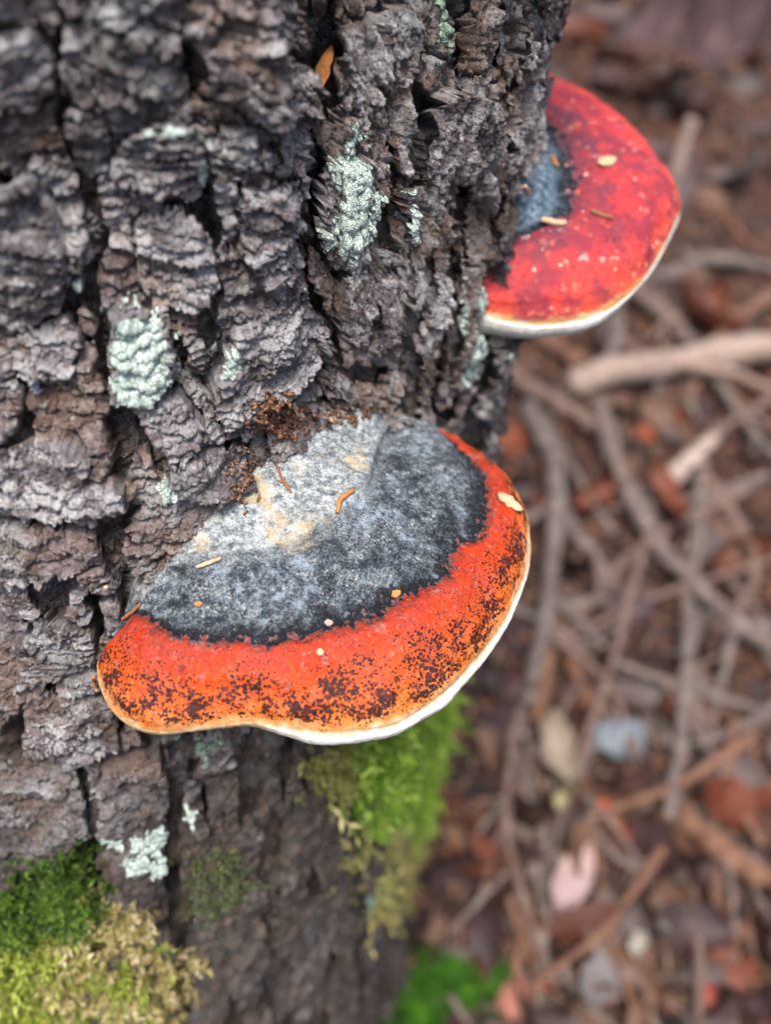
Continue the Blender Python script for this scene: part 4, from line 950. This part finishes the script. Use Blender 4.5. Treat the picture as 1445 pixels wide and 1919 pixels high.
# ------------------------------------------------------------------ needles, splinters and crumbs resting on fungi and bark
ALLP = np.concatenate([P_f1, P_f2, P_tr.reshape(-1, 3)]); ALLN = np.concatenate([N_f1, N_f2, NW.reshape(-1, 3)])
ALLX = proj(ALLP); ALLD = -ALLP[:, 2]
_ok = np.where((ALLX > -40).all(1) & (ALLX[:, 0] < W+40) & (ALLX[:, 1] < H+40))[0]
_cell = (ALLX[_ok, 1]//12).astype(np.int64)*1000+(ALLX[_ok, 0]//12).astype(np.int64); _o = np.argsort(_cell, kind='stable'); _ok = _ok[_o]; _cell = _cell[_o]
def surf(px, lift=.0006):
    cx, cy = int(px[0]//12), int(px[1]//12); ks = []
    for r in (1, 3, 8):
        for y in range(cy-r, cy+r+1):
            i0, i1 = np.searchsorted(_cell, [y*1000+cx-r, y*1000+cx+r+1]); ks.append(_ok[i0:i1])
        k = np.concatenate(ks); d = np.abs(ALLX[k]-np.asarray(px)).max(1); q = k[d < 5*r]
        if len(q): break
    k = q[np.argmin(ALLD[q])]; p = ALLP[k]
    n = ALLN[k]; n = n if n@(CAM-toW(p)) > 0 else -n
    return toW(p)+n*lift
def ndl(name, c): 
    m = MT(name); return m.done(m.ramp(m.noise(500, 3), [(.35, tuple(x*.7 for x in c)), (.65, c)]), .5, m.bump(m.noise(1500, 2), .0004, .5))
M_N1 = ndl('orange_needle', (.50, .20, .06)); M_N2 = ndl('brown_needle', (.30, .12, .05)); M_N3 = ndl('tan_needle', (.62, .42, .26))
def needle(px, wpx, label, mat, name='pine_needle', cat='needle', lift=.001):
    pts = np.array([surf(p, lift) for p in px]); d = np.mean([np.linalg.norm(p-CAM) for p in pts]); r = wpx*.5*d/F*.95
    pts = resample(pts, 12) if len(pts) > 2 else np.linspace(pts[0], pts[1], 12)
    return tag(tube_obj(name, pts[::3], [r*.8, r, r, r*.7], mat, len(px), None, 7, .05), label, cat)
needle([(635,962),(641,940),(655,921),(673,910)], 11, 'curved orange needle standing out on the grey crust', M_N1)
needle([(513,874),(530,897),(541,915),(549,932)], 6, 'thin reddish needle on the pale old lobe', M_N2)
needle([(521,898),(536,905),(546,925)], 4, 'finer needle crossing the thin reddish one', M_N2)
needle([(192,1091),(228,1083)], 10, 'short thick broken needle bridging the black crevice', M_N3, lift=.002)
needle([(179,1266),(178,1285),(186,1300),(199,1307)], 8, 'hooked needle caught between bark and the left rim', M_N1, lift=.002)
needle([(372,1064),(398,1054),(424,1041)], 8, 'tan needle lying along the groove of the grey crust', M_N3)
needle([(228,1158),(248,1138),(270,1120)], 7, 'brown needle laid over the left shoulder of the red band', M_N2)
needle([(1020,415),(1046,416),(1073,412)], 11, 'pale needle at the corner of the blue-grey wedge', M_N3)
needle([(1112,392),(1135,401),(1160,409)], 8, 'brown needle lying on the crimson band', M_N2)
needle([(1038,290),(1044,303),(1055,312)], 8, 'bent orange needle by the blue-grey wedge', M_N1)
needle([(985,352),(998,370)], 9, 'stubby tan needle on the blue-grey wedge', M_N3)
def chip(px, rx, ry, ang, label, mat, seed, name='bark_flake', lift=.0012, cat='flake', th=.0011):
    p = surf(px, lift); d = np.linalg.norm(p-CAM); V_, F_ = leaf_mesh(seed, ry/rx, .25, .12, 9, 5); V_, F_ = solid(V_, F_, .16)
    a = surf((px[0]+rx*math.cos(ang), px[1]+rx*math.sin(ang)), lift)-surf((px[0]-rx*math.cos(ang), px[1]-rx*math.sin(ang)), lift)
    vw = CAM-p; x = nrm(a); z = nrm(vw*.5+np.array([0, 0, .5])*np.linalg.norm(vw)); y = nrm(np.cross(z, x)); z = np.cross(x, y)
    s = rx*d/F
    return tag(mesh_obj(name, p+(V_[:, :1]*x+V_[:, 1:2]*y+V_[:, 2:]*z)*s, F_, mat), label, cat)
chip((744, 1112), 11, 7, -.6, 'tiny orange flake on the black line of the large fungus', M_N1, 3)
chip((371, 1127), 9, 5, .2, 'tiny rust-coloured flake near the left end of the grey crust', M_N1, 4)
chip((560, 768), 38, 11, 1.0, 'tan wood splinter wedged above the grey crust', M_N3, 5, 'wood_splinter', .003, 'splinter')
chip((625, 790), 16, 6, .3, 'small tan flake on the back of the grey crust', M_N3, 7)
chip((956, 938), 30, 9, .6, 'cream peeled flake on the right shoulder of the red band', M_N3, 8)
chip((618, 1165), 9, 6, .1, 'tiny white flake at the edge of the dark crust', M_PALE, 9)
chip((604, 1220), 7, 7, .8, 'tiny tan grain on the red band below the dark crust', M_N3, 10)
chip((1140, 300), 20, 9, -.3, 'pale peeling flake high on the crimson band', M_N3, 11)
def crumbs(label, poly_c, n, sx, sy, seed, size):
    r = np.random.default_rng(seed); Vs = []; Fs = []
    cube = np.array([[-1, -1, -1], [1, -1, -1], [1, 1, -1], [-1, 1, -1], [-.8, -.7, 1], [.7, -.8, 1], [.8, .7, 1], [-.7, .8, 1]], float)
    cf = np.array([[0, 3, 2, 1], [4, 5, 6, 7], [0, 1, 5, 4], [1, 2, 6, 5], [2, 3, 7, 6], [3, 0, 4, 7]])
    for k in range(n):
        px = (poly_c[0]+r.normal(0, sx), poly_c[1]+r.normal(0, sy)); p = surf(px, .0008)
        q = Matrix.Rotation(r.uniform(0, 6.28), 3, Vector(r.normal(0, 1, 3)))
        v = (cube*[r.uniform(.5, 2.6), r.uniform(.4, 1), r.uniform(.3, .7)]*size*r.uniform(.5, 1.2))@np.array(q).T+p
        Fs.append(cf+8*len(Vs)); Vs.append(v)
    m = MT('crumb'); mt = m.done(m.ramp(m.noise(700, 2), [(.3, (.04, .017, .011)), (.5, (.12, .05, .028)), (.7, (.36, .20, .11))]), .8)
    tag(mesh_obj('bark_crumbs', np.concatenate(Vs), np.concatenate(Fs), mt, smooth=False), label, 'crumbs', kind='stuff')
crumbs('red-brown bark crumbs heaped in the hollow above the grey crust', (525, 785), 260, 26, 16, 1, .0011)
crumbs('scattered brown crumbs along the back edge of the pale old lobe', (455, 900), 60, 16, 26, 2, .0009)
crumbs('small crumbs caught behind the right half of the crust', (660, 775), 60, 40, 7, 3, .0009)

# splinter standing in the deep crevice
_d = trunk_hit((560, 150))[2]; _a0 = toW(ray(np.array([580., 198.]))*(_d+.018)); _a1 = toW(ray(np.array([622., 84.]))*(_d+.006))
_x = nrm(_a1-_a0); _z = nrm(CAM-_a0); _y = nrm(np.cross(_z, _x)); _z = np.cross(_x, _y)
V_, F_ = leaf_mesh(6, .24, .15, .1, 11, 5); V_, F_ = solid(V_, F_, .14); _L = np.linalg.norm(_a1-_a0)*.5
tag(mesh_obj('wood_splinter', (_a0+_a1)/2+(V_[:, :1]*_x+V_[:, 1:2]*_y+V_[:, 2:]*_z)*_L, F_, M_N1), 'orange-brown wood splinter standing in the deep black crevice', 'splinter')
